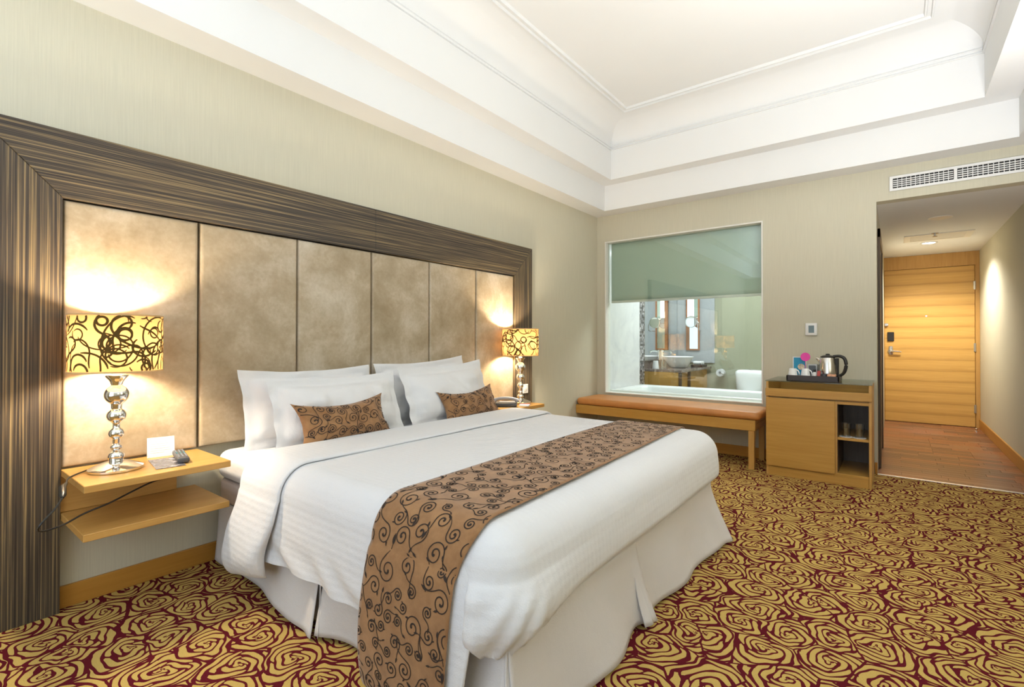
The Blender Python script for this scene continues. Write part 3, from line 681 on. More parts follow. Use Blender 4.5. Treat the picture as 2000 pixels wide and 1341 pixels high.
me = bpy.data.meshes.new('button'); bb.to_mesh(me); bb.free(); me.materials.append(plain('teal_rubber', (0.12, 0.28, 0.30), 0.5))
me2 = me.copy(); me2.materials.clear(); me2.materials.append(M['grey'])
for i in range(9):
    for j in (-1, 0, 1):
        o = bpy.data.objects.new('button', me if 2 < i < 5 else me2); COL.objects.link(o); o.parent = rm; o.location = (-0.085 + i * 0.02, j * 0.0135, 0)
# telephone on the far nightstand
ph = thing('telephone', 'dark telephone with handset lying on the far nightstand', 'telephone', (0.25, -2.04, NZ), rz=math.radians(35))
b = BM(); box(b, -0.09, 0.09, -0.075, 0.075, 0.0005, 0.03, bev=0.008, seg=2); obj('phone_body', b, M['dgrey'], ph, world=False)
obj('keypad', box(BM(), -0.06, 0.08, -0.01, 0.065, 0.0302, 0.034, bev=0.001), M['grey'], ph, world=False)
hs = tube(BM(), spline([(-0.10, -0.045, 0.045), (-0.07, -0.045, 0.062), (0.0, -0.045, 0.07), (0.07, -0.045, 0.062), (0.10, -0.045, 0.045)], 5), [0.022, 0.022, 0.02, 0.017, 0.014] + [0.013] * 11 + [0.014, 0.017, 0.02, 0.022, 0.022], 12)
obj('handset', hs, M['grey'], ph, world=False)
np_ = thing('notepad', 'small red and white notepad beside the telephone', 'notepad', (0.36, -1.93, NZ), rz=0.5)
obj('pad', box(BM(), -0.04, 0.04, -0.055, 0.055, 0.0005, 0.010, bev=0.001), M['paper'], np_, world=False)
obj('pad_band', box(BM(), -0.04, 0.04, 0.025, 0.055, 0.0105, 0.0115), M['red'], np_, world=False)

# ------------------------------------------------------------------ bed
bed = thing('bed', 'king bed with white mattress and pleated white skirt', 'bed', (1.0, -3.22, 0))
def rbox(x0, x1, y0, y1, z0, z1, r, rp, nseg=6, wob=0.0, cn=8):
    b = BM(); prev = None; prof = []
    for k in range(nseg + 1):
        a = PI / 2 * k / nseg; prof.append((r * (1 - math.sin(a)) , z0 + r * (1 - math.cos(a))))
    prof += [(0, lerp(z0 + r, z1 - r, t)) for t in (0.33, 0.66)]
    for k in range(nseg + 1):
        a = PI / 2 * k / nseg; prof.append((r * (1 - math.cos(a)), z1 - r + r * math.sin(a)))
    for d, z in prof:
        cur = []; rc = max(0.004, rp - d)
        for cx, cy, a0 in ((x1 - d - rc, y1 - d - rc, 0), (x0 + d + rc, y1 - d - rc, 90), (x0 + d + rc, y0 + d + rc, 180), (x1 - d - rc, y0 + d + rc, 270)):
            for k in range(cn):
                a = math.radians(a0 + 90 * k / (cn - 1)); cur.append(b.verts.new((cx + rc * math.cos(a), cy + rc * math.sin(a), z)))
        if prev:
            n = len(cur)
            for k in range(n): b.faces.new((prev[k], prev[(k + 1) % n], cur[(k + 1) % n], cur[k]))
        else: b.faces.new(cur[::-1])
        prev = cur
    b.faces.new(prev); return b
BY0, BY1b = -4.17, -2.27
obj('mattress', rbox(0.062, 1.955, BY0, BY1b, 0.438, 0.576, 0.045, 0.07), M['linen'], bed, ang=60)
obj('mattress_pad', rbox(0.064, 1.95, BY0 + 0.008, BY1b - 0.008, 0.325, 0.4375, 0.02, 0.07), M['base_cloth'], bed, ang=60)
obj('bed_base', box(BM(), 0.065, 1.90, BY0 + 0.05, BY1b - 0.05, 0.06, 0.3245), M['base_cloth'], bed)
b = BM()
for x in (0.15, 1.80):
    for y in (BY0 + 0.14, BY1b - 0.14): obj('foot', lathe(BM(), [(0, 0.0), (0.025, 0.0), (0.03, 0.06), (0, 0.06)], (x, y, 0), 12), M['black'], bed)
SZT = 0.325
def skirt_panel(p0, p1, nrm, flare0, flare1, seed, waves=2.2, bow=0.03, e0=0.0, e1=0.0):
    """cloth panel hung from the line p0-p1, flared along nrm towards its hem"""
    p0, p1, nrm = Vector(p0), Vector(p1), Vector(nrm); L = (p1 - p0).length; T = (p1 - p0).normalized()
    def f(u, v):
        q = p0.lerp(p1, u); h = v ** 1.25
        fl = lerp(flare0, flare1, u) * h + bow * h * math.sin(u * PI) ** 2 * 0.3
        fl += 0.014 * h * math.sin(u * waves * 2 * PI + seed) + 0.028 * h * fn3(q.x * 4 + seed, q.y * 4, v)
        ed = math.exp(-((1 - u) * L / 0.05) ** 2) * e1 + math.exp(-(u * L / 0.05) ** 2) * e0
        sp_ = (u - 0.5) * 2 * 0.0
        z = lerp(SZT, 0.018 + 0.010 * fn3(q.x * 3, q.y * 3 + seed, 3.3), v)
        return q + nrm * (0.006 + fl + ed * h) + T * (0.02 * h * (u - 0.5) * 2) + Vector((0, 0, z - q.z))
    vs, fs = grid(max(10, int(L / 0.018)), 16, f)
    o = pyobj('skirt_panel', vs, fs, M['skirt'], bed, ang=70); m = o.modifiers.new('thickness', 'SOLIDIFY'); m.thickness = 0.003; m.offset = 0
    return o
ya, yb, xe = BY0 + 0.012, BY1b - 0.012, 1.945
skirt_panel((0.08, ya + 0.01, 0), (1.03, ya + 0.01, 0), (0, -1, 0), 0.0, 0.03, 1.0, 1.3, e1=0.03)
skirt_panel((1.075, ya + 0.005, 0), (xe + 0.01, ya + 0.005, 0), (0, -1, 0), 0.01, 0.035, 2.5, 1.6, e0=0.02, e1=0.02)
skirt_panel((0.95, ya + 0.022, 0), (1.16, ya + 0.022, 0), (0, -1, 0), 0.0, 0.0, 3.0, 0.5)
skirt_panel((1.03, ya + 0.005, 0), (1.058, ya - 0.003, 0), (0, -1, 0), 0.03, 0.035, 3.6, 0.5, bow=0.02)
skirt_panel((xe, ya + 0.0, 0), (xe, -3.325, 0), (1, 0, 0), 0.05, 0.05, 4.0, 1.2, e1=0.05, e0=0.02)
skirt_panel((xe - 0.006, -3.335, 0), (xe - 0.006, yb - 0.01, 0), (1, 0, 0), 0.04, 0.085, 5.2, 1.7, e0=0.03, e1=0.035)
skirt_panel((xe - 0.03, -3.46, 0), (xe - 0.03, -3.2, 0), (1, 0, 0), 0.02, 0.02, 6.3, 0.5)
skirt_panel((xe - 0.004, -3.36, 0), (xe - 0.006, -3.315, 0), (1, 0, 0), 0.07, 0.05, 6.0, 0.5)
skirt_panel((xe - 0.0, ya + 0.0, 0), (xe - 0.0, ya + 0.045, 0), (0.7, -0.7, 0), 0.05, 0.05, 6.6, 0.3)
skirt_panel((xe, yb, 0), (0.08, yb, 0), (0, 1, 0), 0.07, 0.02, 7.0, 2.0)

# duvet -------------------------------------------------------------
DT, RH, RV = 0.618, 0.115, 0.125          # top height, horizontal and vertical radius of the edge
DX0, DX1, DY0, DY1 = 0.52, 2.005, -4.232, -2.235
DR = 0.13
def duvet():
    # perimeter of the rounded rectangle
    per = []
    def arc(cx, cy, a0, a1, n):
        for k in range(n):
            a = math.radians(lerp(a0, a1, k / n)); per.append((Vector((cx + DR * math.cos(a), cy + DR * math.sin(a), 0)), Vector((math.cos(a), math.sin(a), 0))))
    def seg(x0, y0, x1, y1, nx, ny, st=0.02):
        L = math.hypot(x1 - x0, y1 - y0); n = int(L / st)
        for k in range(n): per.append((Vector((lerp(x0, x1, k / n), lerp(y0, y1, k / n), 0)), Vector((nx, ny, 0))))
    seg(DX0 + DR, DY0, DX1 - DR, DY0, 0, -1); arc(DX1 - DR, DY0 + DR, -90, 0, 22); seg(DX1, DY0 + DR, DX1, DY1 - DR, 1, 0); arc(DX1 - DR, DY1 - DR, 0, 90, 12)
    seg(DX1 - DR, DY1, DX0 + DR, DY1, 0, 1, 0.04); arc(DX0 + DR, DY1 - DR, 90, 180, 5); seg(DX0, DY1 - DR, DX0, DY0 + DR, -1, 0, 0.06); arc(DX0 + DR, DY0 + DR, 180, 270, 5)
    n = len(per); vs = []; rows = 0
    cx0, cx1, cym = DX0 + 0.35, DX1 - 0.6, (DY0 + DY1) / 2
    ins = [0.75, 0.5, 0.25]
    for t in ins:       # inner top rings
        for p, nr in per:
            q = p - nr * RH; c = Vector((min(max(q.x, cx0), cx1), cym, 0)); r = q.lerp(c, t)
            vs.append(Vector((r.x, r.y, DT + 0.006 * fn3(r.x * 2, r.y * 2, 1)))) 
        rows += 1
    for k in range(12):
        a = PI / 2 * k / 11
        for p, nr in per:
            q = p - nr * (RH * (1 - math.sin(a)))
            vs.append(Vector((q.x, q.y, DT - RV + RV * math.cos(a) + 0.006 * fn3(q.x * 2, q.y * 2, 1))))
        rows += 1
    K = 18
    for k in range(1, K + 1):
        v = k / K
        for i, (p, nr) in enumerate(per):
            near = max(0.0, -nr.y); foot = max(0.0, nr.x)
            zb = 0.335
            if nr.y < -0.98 and p.x < DX1 - DR + 0.001: zb = 0.238 + 0.008 * math.sin(p.x * 7) + 0.012 * fn3(p.x * 6, 0, 7) + 0.10 * ss((p.x - 1.84) / 0.05)
            elif nr.y < -0.05: zb = 0.325
            elif nr.x > 0.5: zb = 0.325
            elif nr.y > 0.5: zb = 0.24
            z = lerp(DT - RV, zb, v)
            d = 0.0
            # puff of the side and inward tuck of the foot
            if foot > 0.3: d += 0.008 * math.sin(v * PI) * foot - 0.045 * foot * ss((v - 0.6) / 0.4)
            else: d += 0.012 * math.sin(v * PI * 0.9)
            d += 0.015 * v * fn3(p.x * 3.2 + 4, p.y * 3.2, z * 2) * (1 if foot < 0.3 else 0.5)
            if near > 0.9: d += 0.010 * v * math.sin((p.x * 0.8 + z * 0.9) * 32 + 3 * fn3(p.x * 5, 1, z * 4)) * ss((v - 0.35) / 0.5)
            # gathers at the near foot corner
            cd_ = (p - Vector((DX1 - 0.02, DY0 + 0.05, 0))).length
            gth = math.exp(-(cd_ / 0.22) ** 2)
            if foot > 0.05 and p.y < -3.6:
                d += gth * (0.03 * math.sin(v * PI) + 0.010 * v * math.sin((p.y - 0.55 * z) * 120 + 4 * fn3(p.x * 4, p.y * 9, z * 3)))
                z -= 0.05 * gth * ss((v - 0.4) / 0.6)
            q = p + nr * d
            vs.append(Vector((q.x, q.y, z + 0.006 * (1 - v) * fn3(q.x * 2, q.y * 2, 1))))
        rows += 1
    for i, (p, nr) in enumerate(per):   # turned-under hem
        l = vs[(rows - 1) * n + i]; vs.append(l - nr * 0.03 + Vector((0, 0, 0.008)))
    rows += 1
    fs = []
    for j in range(rows - 1):
        for i in range(n):
            k = (i + 1) % n; fs.append((j * n + i, (j + 1) * n + i, (j + 1) * n + k, j * n + k))
    fs.append(tuple(range(n)))
    return vs, fs
dv = thing('duvet', 'white waffle-weave duvet spread over the bed, head edge folded back', 'duvet', (1.2, -3.22, 0.45))
vs, fs = duvet(); pyobj('duvet_body', vs, fs, M['duvet'], dv, ang=80)

def side_path(off, zn, zf, bow=0.016):
    """path across the bed over the duvet: list of (point(y,z), normal(y,z)); from near hem to far hem"""
    out = []
    y0, y1 = DY0 - off, DY1 + off; zt = DT + off; rh, rv = RH + off, RV + off
    n = int((zt - rv - zn) / 0.012) + 1
    for k in range(n): out.append(((y0 - bow * math.sqrt(math.sin(PI * k / n)), lerp(zn, zt - rv, k / n)), (-1, 0)))
    for k in range(14): a = PI / 2 * k / 14; out.append(((y0 + rh * (1 - math.cos(a)), zt - rv + rv * math.sin(a)), (-math.cos(a), math.sin(a))))
    m = 90
    for k in range(m): out.append(((lerp(y0 + rh, y1 - rh, k / m), zt), (0, 1)))
    for k in range(14): a = PI / 2 * k / 14; out.append(((y1 - rh * (1 - math.sin(a)), zt - rv + rv * math.cos(a)), (math.sin(a), math.cos(a))))
    n = 10
    for k in range(n + 1): out.append(((y1, lerp(zt - rv, zf, k / n)), (1, 0)))
    return out
def resamp(path):
    s = [0.0]
    for a, c in zip(path, path[1:]): s.append(s[-1] + math.hypot(c[0][0] - a[0][0], c[0][1] - a[0][1]))
    return s

# folded-back band
fp = side_path(-0.003, 0.125, 0.30)
S = resamp(fp); NL = 26
vs = []; fs = []
for i, ((y, z), (ny, nz)) in enumerate(fp):
    hang = ss((0.50 - z) / 0.30) if ny < -0.5 else 0.0
    end = min(1.0, S[i] / 0.11)
    th = lerp(0.024, 0.062, hang) * math.sqrt(max(0.02, 1 - (1 - end) ** 2))
    xa = lerp(0.53, 0.455, hang) + 0.012 * fn3(0, y * 3, z * 5); xb = lerp(0.865, 0.79, hang) + 0.010 * fn3(5, y * 2.5, z * 5)
    if end < 1: xm = (xa + xb) / 2; k_ = lerp(0.80, 1.0, math.sqrt(1 - (1 - end) ** 2)); xa = xm + (xa - xm) * k_; xb = xm + (xb - xm) * k_
    zz = z - 0.05 * hang * 0
    for k in range(NL):
        a = 2 * PI * k / NL; c_, s_ = math.cos(a), math.sin(a)
        ux = math.copysign(abs(c_) ** 0.42, c_); un_ = math.copysign(abs(s_) ** 0.7, s_)
        x = (xa + xb) / 2 + ux * (xb - xa) / 2; o_ = th / 2 * (1 + un_)
        skew = (x - 0.6) * 0.22 * hang   # hem rises towards the foot
        o_ += 0.010 * hang * fn3(x * 9, z * 6, 2) * (1 if s_ > 0 else 0)
        vs.append(Vector((x, y + ny * o_, zz + nz * o_ + skew * (1 - min(1, S[i] / 0.3)) )))
for i in range(len(fp) - 1):
    for k in range(NL): fs.append((i * NL + k, i * NL + (k + 1) % NL, (i + 1) * NL + (k + 1) % NL, (i + 1) * NL + k))
fs.append(tuple(range(NL))[::-1]); fs.append(tuple((len(fp) - 1) * NL + k for k in range(NL)))
pyobj('folded_band', vs, fs, M['duvet'], dv, ang=80)
# loose corner flap at the near foot corner
fl = []
def flap(u, v):
    zt, zb = 0.600, 0.02
    z = lerp(zt, zb, v); x0 = 1.79; x1 = lerp(1.875, 1.905, ss(v / 0.35)) - 0.055 * ss((v - 0.35) / 0.65)
    x = lerp(x0, x1, u); y = DY0 + 0.014 - 0.040 * ss(v * 2.1) * (1 - 0.35 * u) - 0.006 * math.sin(v * 3) + 0.003 * math.sin(u * 6 + v * 9)
    if z > DT - RV: a = math.asin(min(1, (z - (DT - RV)) / RV)); y += RH * (1 - math.cos(a))
    if x > DX1 - DR: y += DR - math.sqrt(max(0, DR * DR - (x - DX1 + DR) ** 2))
    return (x, y, z)
vs, fs = grid(12, 40, flap); o = pyobj('corner_flap', vs, fs, M['duvet'], dv, ang=80); sm = o.modifiers.new('thickness', 'SOLIDIFY'); sm.thickness = 0.006; sm.offset = 0

# vine pattern -------------------------------------------------------
def vines(Wd, Ht, rmin, rmax, seed, line=0.003, tries=2500, fill=0.97):
    rnd = random.Random(seed); cs = []
    for _ in range(tries):
        r = rnd.uniform(rmin, rmax); x = rnd.uniform(-0.02, Wd + 0.02); y = rnd.uniform(-0.02, Ht + 0.02)
        if all((x - a) ** 2 + (y - b_) ** 2 > ((r + c) * fill) ** 2 for a, b_, c in cs): cs.append((x, y, r))
    out = []
    def add(pts, wds):
        cur, cw = [], []
        for p, q in zip(pts, wds):
            if 0.004 < p[0] < Wd - 0.004 and 0.004 < p[1] < Ht - 0.004: cur.append(p); cw.append(q)
            else:
                if len(cur) > 3: out.append((cur, cw))
                cur, cw = [], []
        if len(cur) > 3: out.append((cur, cw))
    def leaf(x, y, a, L):
        pts, wds = [], []
        for k in range(7):
            t = k / 6; pts.append((x + math.cos(a) * L * t, y + math.sin(a) * L * t)); wds.append(max(0.0006, L * 0.42 * math.sin(PI * min(1, t * 0.92 + 0.06)) ** 0.8 * (1.15 - 0.5 * t)))
        add(pts, wds)
    for x, y, r in cs:
        sg = rnd.choice((-1, 1)); a0 = rnd.uniform(0, 2 * PI); turns = rnd.uniform(1.45, 1.9) * 2 * PI; n = 46; pts = []; wds = []
        rr = r * 0.86
        for k in range(n):
            t = k / (n - 1); a = a0 + sg * turns * t; q = rr * (0.10 + 0.90 * t ** 0.85); pts.append((x + q * math.cos(a), y + q * math.sin(a))); wds.append(line * (1.0 + 1.6 * (1 - t) ** 6))
        # tail runs off along the tangent, curving the other way
        px, py = pts[-1]; ta = math.atan2(pts[-1][1] - pts[-2][1], pts[-1][0] - pts[-2][0]); k1 = -sg * rnd.uniform(0.6, 1.3) / r
        L = r * rnd.uniform(0.9, 1.7); m = 14
        for k in range(1, m + 1):
            px += math.cos(ta) * L / m; py += math.sin(ta) * L / m; ta += k1 * L / m * (k / m) ; pts.append((px, py)); wds.append(line * (1 - 0.35 * k / m))
        add(pts, wds)
        # dot at the heart
        add([(x + rr * 0.10 * math.cos(a0) + d_ * 0.0035, y + rr * 0.10 * math.sin(a0)) for d_ in (-1, -0.5, 0, 0.5, 1)], [0.002, 0.006, 0.0075, 0.006, 0.002])
        leaf(px, py, ta + rnd.uniform(-0.4, 0.4), r * rnd.uniform(0.5, 0.75))
        if rnd.random() < 0.6:
            i = int(n * rnd.uniform(0.6, 0.95)); leaf(pts[i][0], pts[i][1], math.atan2(pts[i][1] - y, pts[i][0] - x) - sg * 0.9, r * rnd.uniform(0.35, 0.5))
    return out

# bed runner -----------------------------------------------------------
rn = thing('bed_runner', 'brown suede bed runner with black scroll pattern across the foot of the duvet', 'bed runner', (1.65, -3.22, 0.6))
rp = side_path(0.012, 0.025, 0.25, 0.034); RS = resamp(rp); RL = RS[-1]
def rat(s):
    lo, hi = 0, len(RS) - 1
    while hi - lo > 1:
        md = (lo + hi) // 2
        if RS[md] <= s: lo = md
        else: hi = md
    t = (s - RS[lo]) / max(1e-9, RS[hi] - RS[lo]); t = min(1.02, max(-0.02, t))
    a, b_ = rp[lo], rp[hi]
    return [lerp(a[0][k], b_[0][k], t) for k in (0, 1)], [lerp(a[1][k], b_[1][k], t) for k in (0, 1)]
def rx(s):
    y = rat(s)[0][0]; t = min(1, max(0, (y - DY0) / (DY1 - DY0)))
    drop = ss((0.45 - s) / 0.45)
    z = rat(s)[0][1] if y < -4 else 1.0
    xl = lerp(1.468, 1.415, ss(t * 1.3)) - 0.03 * drop
    xr = lerp(1.885, 1.80, t) - 0.04 * ss((0.63 - z) / 0.16) - 0.03 * drop
    return xl, xr
def rmap(s, wv, off=0.0):
    s = min(RL, max(0, s)); (y, z), (ny, nz) = rat(s); xl, xr = rx(s)
    w0 = 0.005 * math.sin(s * 5 + wv * 3) * ss((0.5 - s) / 0.3)
    return Vector((lerp(xl, xr, wv), y + ny * (off + w0), z + nz * (off + w0)))
vs, fs = grid(int(RL / 0.012), 26, lambda u, v: rmap(u * RL, v)); o = pyobj('runner_cloth', vs, fs, M['brown'], rn, ang=80)
sm = o.modifiers.new('thickness', 'SOLIDIFY'); sm.thickness = 0.004; sm.offset = 0
WR = 0.40
vs, fs = ribbon2d(vines(RL, WR, 0.020, 0.047, 23, 0.0034, 12000, 0.91), lambda u, v: rmap(u, v / WR, 0.0034)); vo = pyobj('scroll_print', vs, fs, M['vine'], rn, ang=80); vo['kind'] = 'stuff'

# pillows ---------------------------------------------------------------
def pillow(name, label, cat, cb, wd, ht, th, lean, yaw, m, group, flange=0.05, seed=0, sag=0.0, pull=0.06, roll=0.0, wr=1.0):
    """cb: bottom centre (world); leans back by `lean`"""
    t = thing(name, label, cat, cb, group)
    Rm = Matrix.Rotation(yaw, 3, 'Z') @ Matrix.Rotation(-lean, 3, 'Y') @ Matrix.Rotation(roll, 3, 'X')
    n = 44
    def P(u, v, side):
        U, V = u * 2 - 1, v * 2 - 1
        # outline pinched between the ears
        px = wd / 2 * U * (1 - pull * (1 - V * V)); pz = ht / 2 * V * (1 - pull * 1.1 * (1 - U * U)) + ht / 2
        eu = min(1, (1 - abs(U)) * wd / 2 / (flange + 1e-6)) if flange else 1; ev = min(1, (1 - abs(V)) * ht / 2 / (flange + 1e-6)) if flange else 1
        fu = max(0, 1 - (abs(U) / (1 - 2 * flange / wd)) ** 3.2); fv = max(0, 1 - (abs(V) / (1 - 2 * flange / ht)) ** 2.6)
        h = th / 2 * (fu * fv) ** 0.55
        rim = 0.004 if 0 < u < 1 and 0 < v < 1 else 0.0
        wn_ = wr * (0.011 * fn3(U * 2.4 + seed, V * 2.4, side + seed) + 0.008 * fn3(U * 7 + seed, V * 2.2 + U * 2, seed) * (0.4 + abs(U)))
        edge = wr * 0.010 * fn3(U * 3 + seed * 3, V * 3 + seed, 9) * max(abs(U), abs(V)) ** 4
        cr = wr * 0.006 * math.sin(9 * V + 4 * fn3(U * 3, V * 3, seed)) * max(0, abs(U) - 0.6) / 0.4
        y_ = px; x_ = side * (h + rim) + (wn_ + cr) * (h / (th / 2)) + edge
        z_ = pz - sag * (1 - U * U) * v * ht
        return Rm @ Vector((x_, y_, z_))
    vs = []; fs = []; idx = {}
    for side in (1, -1):
        for j in range(n):
            for i in range(n):
                bd = i in (0, n - 1) or j in (0, n - 1)
                key = (i, j, 0 if bd else side)
                if key not in idx: idx[key] = len(vs); vs.append(P(i / (n - 1), j / (n - 1), side))
        for j in range(n - 1):
            for i in range(n - 1):
                q = [idx.get((a, c, side), idx.get((a, c, 0))) for a, c in ((i, j), (i + 1, j), (i + 1, j + 1), (i, j + 1))]
                fs.append(tuple(q if side > 0 else q[::-1]))
    body = pyobj('pillow_case' if cat == 'pillow' else 'cushion_cover', vs, fs, m, t, world=False, ang=80)
    return t, P
pg = 'white bed pillows'
pillow('pillow', 'white bed pillow leaning on the headboard, rear one of the left pair', 'pillow', (0.235, -3.70, 0.57), 0.80, 0.42, 0.15, 0.23, 0.0, M['linen'], pg, seed=1.3, sag=0.03, wr=1.7, pull=0.045)
pillow('pillow', 'white bed pillow in front of the left pair, behind the near brown cushion', 'pillow', (0.415, -3.63, 0.572), 0.80, 0.39, 0.155, 0.33, 0.0, M['linen'], pg, seed=4.1, sag=0.03, wr=1.7, pull=0.045)
pillow('pillow', 'white bed pillow leaning on the headboard, rear one of the right pair', 'pillow', (0.225, -2.835, 0.57), 0.83, 0.44, 0.14, 0.2, 0.0, M['linen'], pg, seed=7.7, sag=0.03, roll=0.045, wr=1.7, pull=0.045)
pillow('pillow', 'white bed pillow in front of the right pair, behind the far brown cushion', 'pillow', (0.40, -2.77, 0.572), 0.80, 0.42, 0.155, 0.31, 0.0, M['linen'], pg, seed=9.2, sag=0.03, roll=0.045, wr=1.7, pull=0.045)
cg = 'brown lumbar cushions'
for (cb, wd, ht, sd, rl, lb) in (((0.535, -3.695, 0.60), 0.55, 0.245, 3.0, 0.02, 'brown lumbar cushion with black scroll pattern nearer the left lamp'), ((0.505, -2.69, 0.585), 0.56, 0.24, 8.0, 0.04, 'brown lumbar cushion with black scroll pattern nearer the far lamp')):
    t, P = pillow('lumbar_cushion', lb, 'cushion', cb, wd, ht, 0.12, 0.42, 0.0, M['brown'], cg, flange=0.006, seed=sd, pull=0.13, roll=rl, wr=1.0, sag=0.10)
    def cm(u, v):
        p = P(u / wd, v / ht, 1); e = 1e-3
        a = P(min(0.999, u / wd + e), v / ht, 1) - P(max(0.001, u / wd - e), v / ht, 1); c = P(u / wd, min(0.999, v / ht + e), 1) - P(u / wd, max(0.001, v / ht - e), 1)
        nn = a.cross(c).normalized(); nn = nn if nn.x > 0 else -nn
        return p + nn * 0.0022
    vs, fs = ribbon2d(vines(wd, ht, 0.024, 0.046, int(sd * 7), 0.0034, 3000, 0.86), cm); o = pyobj('scroll_print', vs, fs, M['vine'], t, world=False, ang=80); o['kind'] = 'stuff'

# ------------------------------------------------------------------ bench
bn = thing('window_bench', 'long wooden bench with tan leather cushion under the interior window', 'bench', (0.9, -0.25, 0))
BF = -0.50
obj('apron', box(BM(), 0.005, 1.815, BF, BF + 0.025, 0.338, 0.432, bev=0.002), M['oak_x'], bn)
obj('seat_board', box(BM(), 0.005, 1.815, BF + 0.026, -0.003, 0.40, 0.432, bev=0.002), M['oak_x'], bn)
obj('side_rail', box(BM(), 1.79, 1.815, BF + 0.026, -0.003, 0.338, 0.399, bev=0.002), M['oak'], bn)
obj('seat_cushion', rbox(0.006, 1.86, BF - 0.012, -0.004, 0.4325, 0.505, 0.034, 0.05), M['tan'], bn, ang=60)
obj('leg', box(BM(), 1.758, 1.806, BF + 0.004, BF + 0.052, 0, 0.3375, bev=0.002), M['oak_z'], bn)
obj('leg', box(BM(), 1.758, 1.806, -0.075, -0.027, 0, 0.3375, bev=0.002), M['oak_z'], bn)

# ------------------------------------------------------------------ minibar cabinet
cb = thing('minibar_cabinet', 'honey wood minibar cabinet with glass top and open niche by the hall', 'cabinet', (2.27, -0.29, 0))
CX0, CX1, CF = 1.916, 2.642, -0.57
obj('side_panel', box(BM(), CX0, CX0 + 0.018, CF, -0.016, 0, 0.79, bev=0.0015), M['oak_z'], cb)
obj('side_panel', box(BM(), CX1 - 0.018, CX1, CF, -0.016, 0, 0.79, bev=0.0015), M['oak_z'], cb)
obj('back_panel', box(BM(), CX0 + 0.0185, CX1 - 0.0185, -0.034, -0.016, 0, 0.79), M['oak_x'], cb)
obj('top_board', box(BM(), CX0 + 0.0185, CX1 - 0.0185, CF + 0.02, -0.0345, 0.655, 0.675), M['oak_x'], cb)
obj('front_rail', box(BM(), CX0 - 0.003, CX1 + 0.003, CF - 0.016, CF - 0.0005, 0.668, 0.732, bev=0.0015), M['oak_x'], cb)
obj('divider', box(BM(), 2.405, 2.422, CF + 0.002, -0.0345, 0.09, 0.6545, bev=0.001), M['oak_z'], cb)
obj('cabinet_door', box(BM(), CX0 + 0.001, 2.408, CF - 0.018, CF - 0.0005, 0.083, 0.655, bev=0.002), M['oak_x'], cb)
obj('niche_rail', box(BM(), 2.4225, CX1 - 0.0185, CF, CF + 0.018, 0.632, 0.6545, bev=0.001), M['oak_x'], cb)
obj('shelf', box(BM(), 2.4225, CX1 - 0.0185, CF + 0.01, -0.0345, 0.352, 0.372, bev=0.001), M['oak_x'], cb)
obj('bottom_board', box(BM(), CX0 + 0.0185, CX1 - 0.0185, CF + 0.002, -0.0345, 0.07, 0.0895, bev=0.001), M['oak_x'], cb)
obj('plinth', box(BM(), CX0 + 0.0185, CX1 - 0.0185, CF - 0.0, CF + 0.02, 0, 0.0695, bev=0.001), M['oak_x'], cb)
b = BM(); box(b, 2.4225, 2.425, CF + 0.02, -0.035, 0.09, 0.63); box(b, CX1 - 0.021, CX1 - 0.0186, CF + 0.02, -0.035, 0.09, 0.63); box(b, 2.4225, CX1 - 0.0186, -0.038, -0.0346, 0.09, 0.63); obj('niche_lining', b, M['darkwood'], cb)
obj('glass_top', box(BM(), CX0 - 0.004, CX1 + 0.004, CF - 0.018, -0.006, 0.7905, 0.7985, bev=0.001), M['topglass'], cb)
GT = 0.7987
# tumblers on paper coasters
for i, x in enumerate((2.475, 2.562)):
    nm = ('left', 'right')[i]
    tag(obj('paper_coaster', lathe(BM(), [(0, 0.3723), (0.045, 0.3723), (0.045, 0.3745), (0, 0.3745)], (x, CF + 0.07, 0), 24), M['paper']), 'white paper coaster under the %s tumbler in the niche' % nm, 'coaster', 'coasters in the minibar niche')
    tag(obj('tumbler', lathe(BM(), [(0, 0.3748), (0.030, 0.3748), (0.035, 0.48), (0.0325, 0.48), (0.028, 0.382), (0, 0.382)], (x, CF + 0.07, 0), 28), M['glass']), 'clear tumbler on a coaster, %s one in the minibar niche' % nm, 'glass', 'tumblers in the minibar niche')

# tray and tea things
ty = tag(obj('serving_tray', BM(), M['tray']), 'dark brown rectangular serving tray on the cabinet glass top', 'tray')
b = BM(); tx0, tx1, ty0, ty1 = 2.065, 2.435, -0.555, -0.285; H0 = GT + 0.0005
box(b, tx0, tx1, ty0, ty1, H0, H0 + 0.012, bev=0.003)
for d in ((tx0, tx1, ty0, ty0 + 0.014), (tx0, tx1, ty1 - 0.014, ty1), (tx0, tx0 + 0.014, ty0, ty1), (tx1 - 0.014, tx1, ty0, ty1)): box(b, *d, H0 + 0.004, H0 + 0.048, bev=0.004)
bmesh.ops.recalc_face_normals(b, faces=b.faces); b.to_mesh(ty.data); b.free(); smooth(ty.data)
TZ = H0 + 0.0125
def mug(x, y, label):
    t = thing('tea_cup', label, 'cup', (x, y, TZ), 'white tea cups', rz=-0.35)
    obj('cup_body', lathe(BM(), [(0, 0.072), (0.024, 0.072), (0.027, 0.070), (0.040, 0.0), (0.037, 0.0), (0.024, 0.066), (0, 0.068)], n=28), M['porcelain'], t, world=False)
    obj('handle', tube(BM(), spline([(0.029, 0, 0.062), (0.045, 0, 0.055), (0.052, 0, 0.035), (0.047, 0, 0.012), (0.038, 0, 0.012)], 5), 0.0045, 8), M['porcelain'], t, world=False)
    return t
m1 = mug(2.105, -0.49, 'white tea cup upside down at the left end of the tray')
for ch in m1.children: ch.scale = (1.0, 1.0, 1.25)
m2 = dup(m1, (2.195, -0.475, TZ), 'white tea cup upside down to the right of another cup on the tray')
bc = thing('drink_card', 'teal folded card with white border and round photo, behind the cups', 'card', (2.14, -0.385, TZ), rz=0.1)
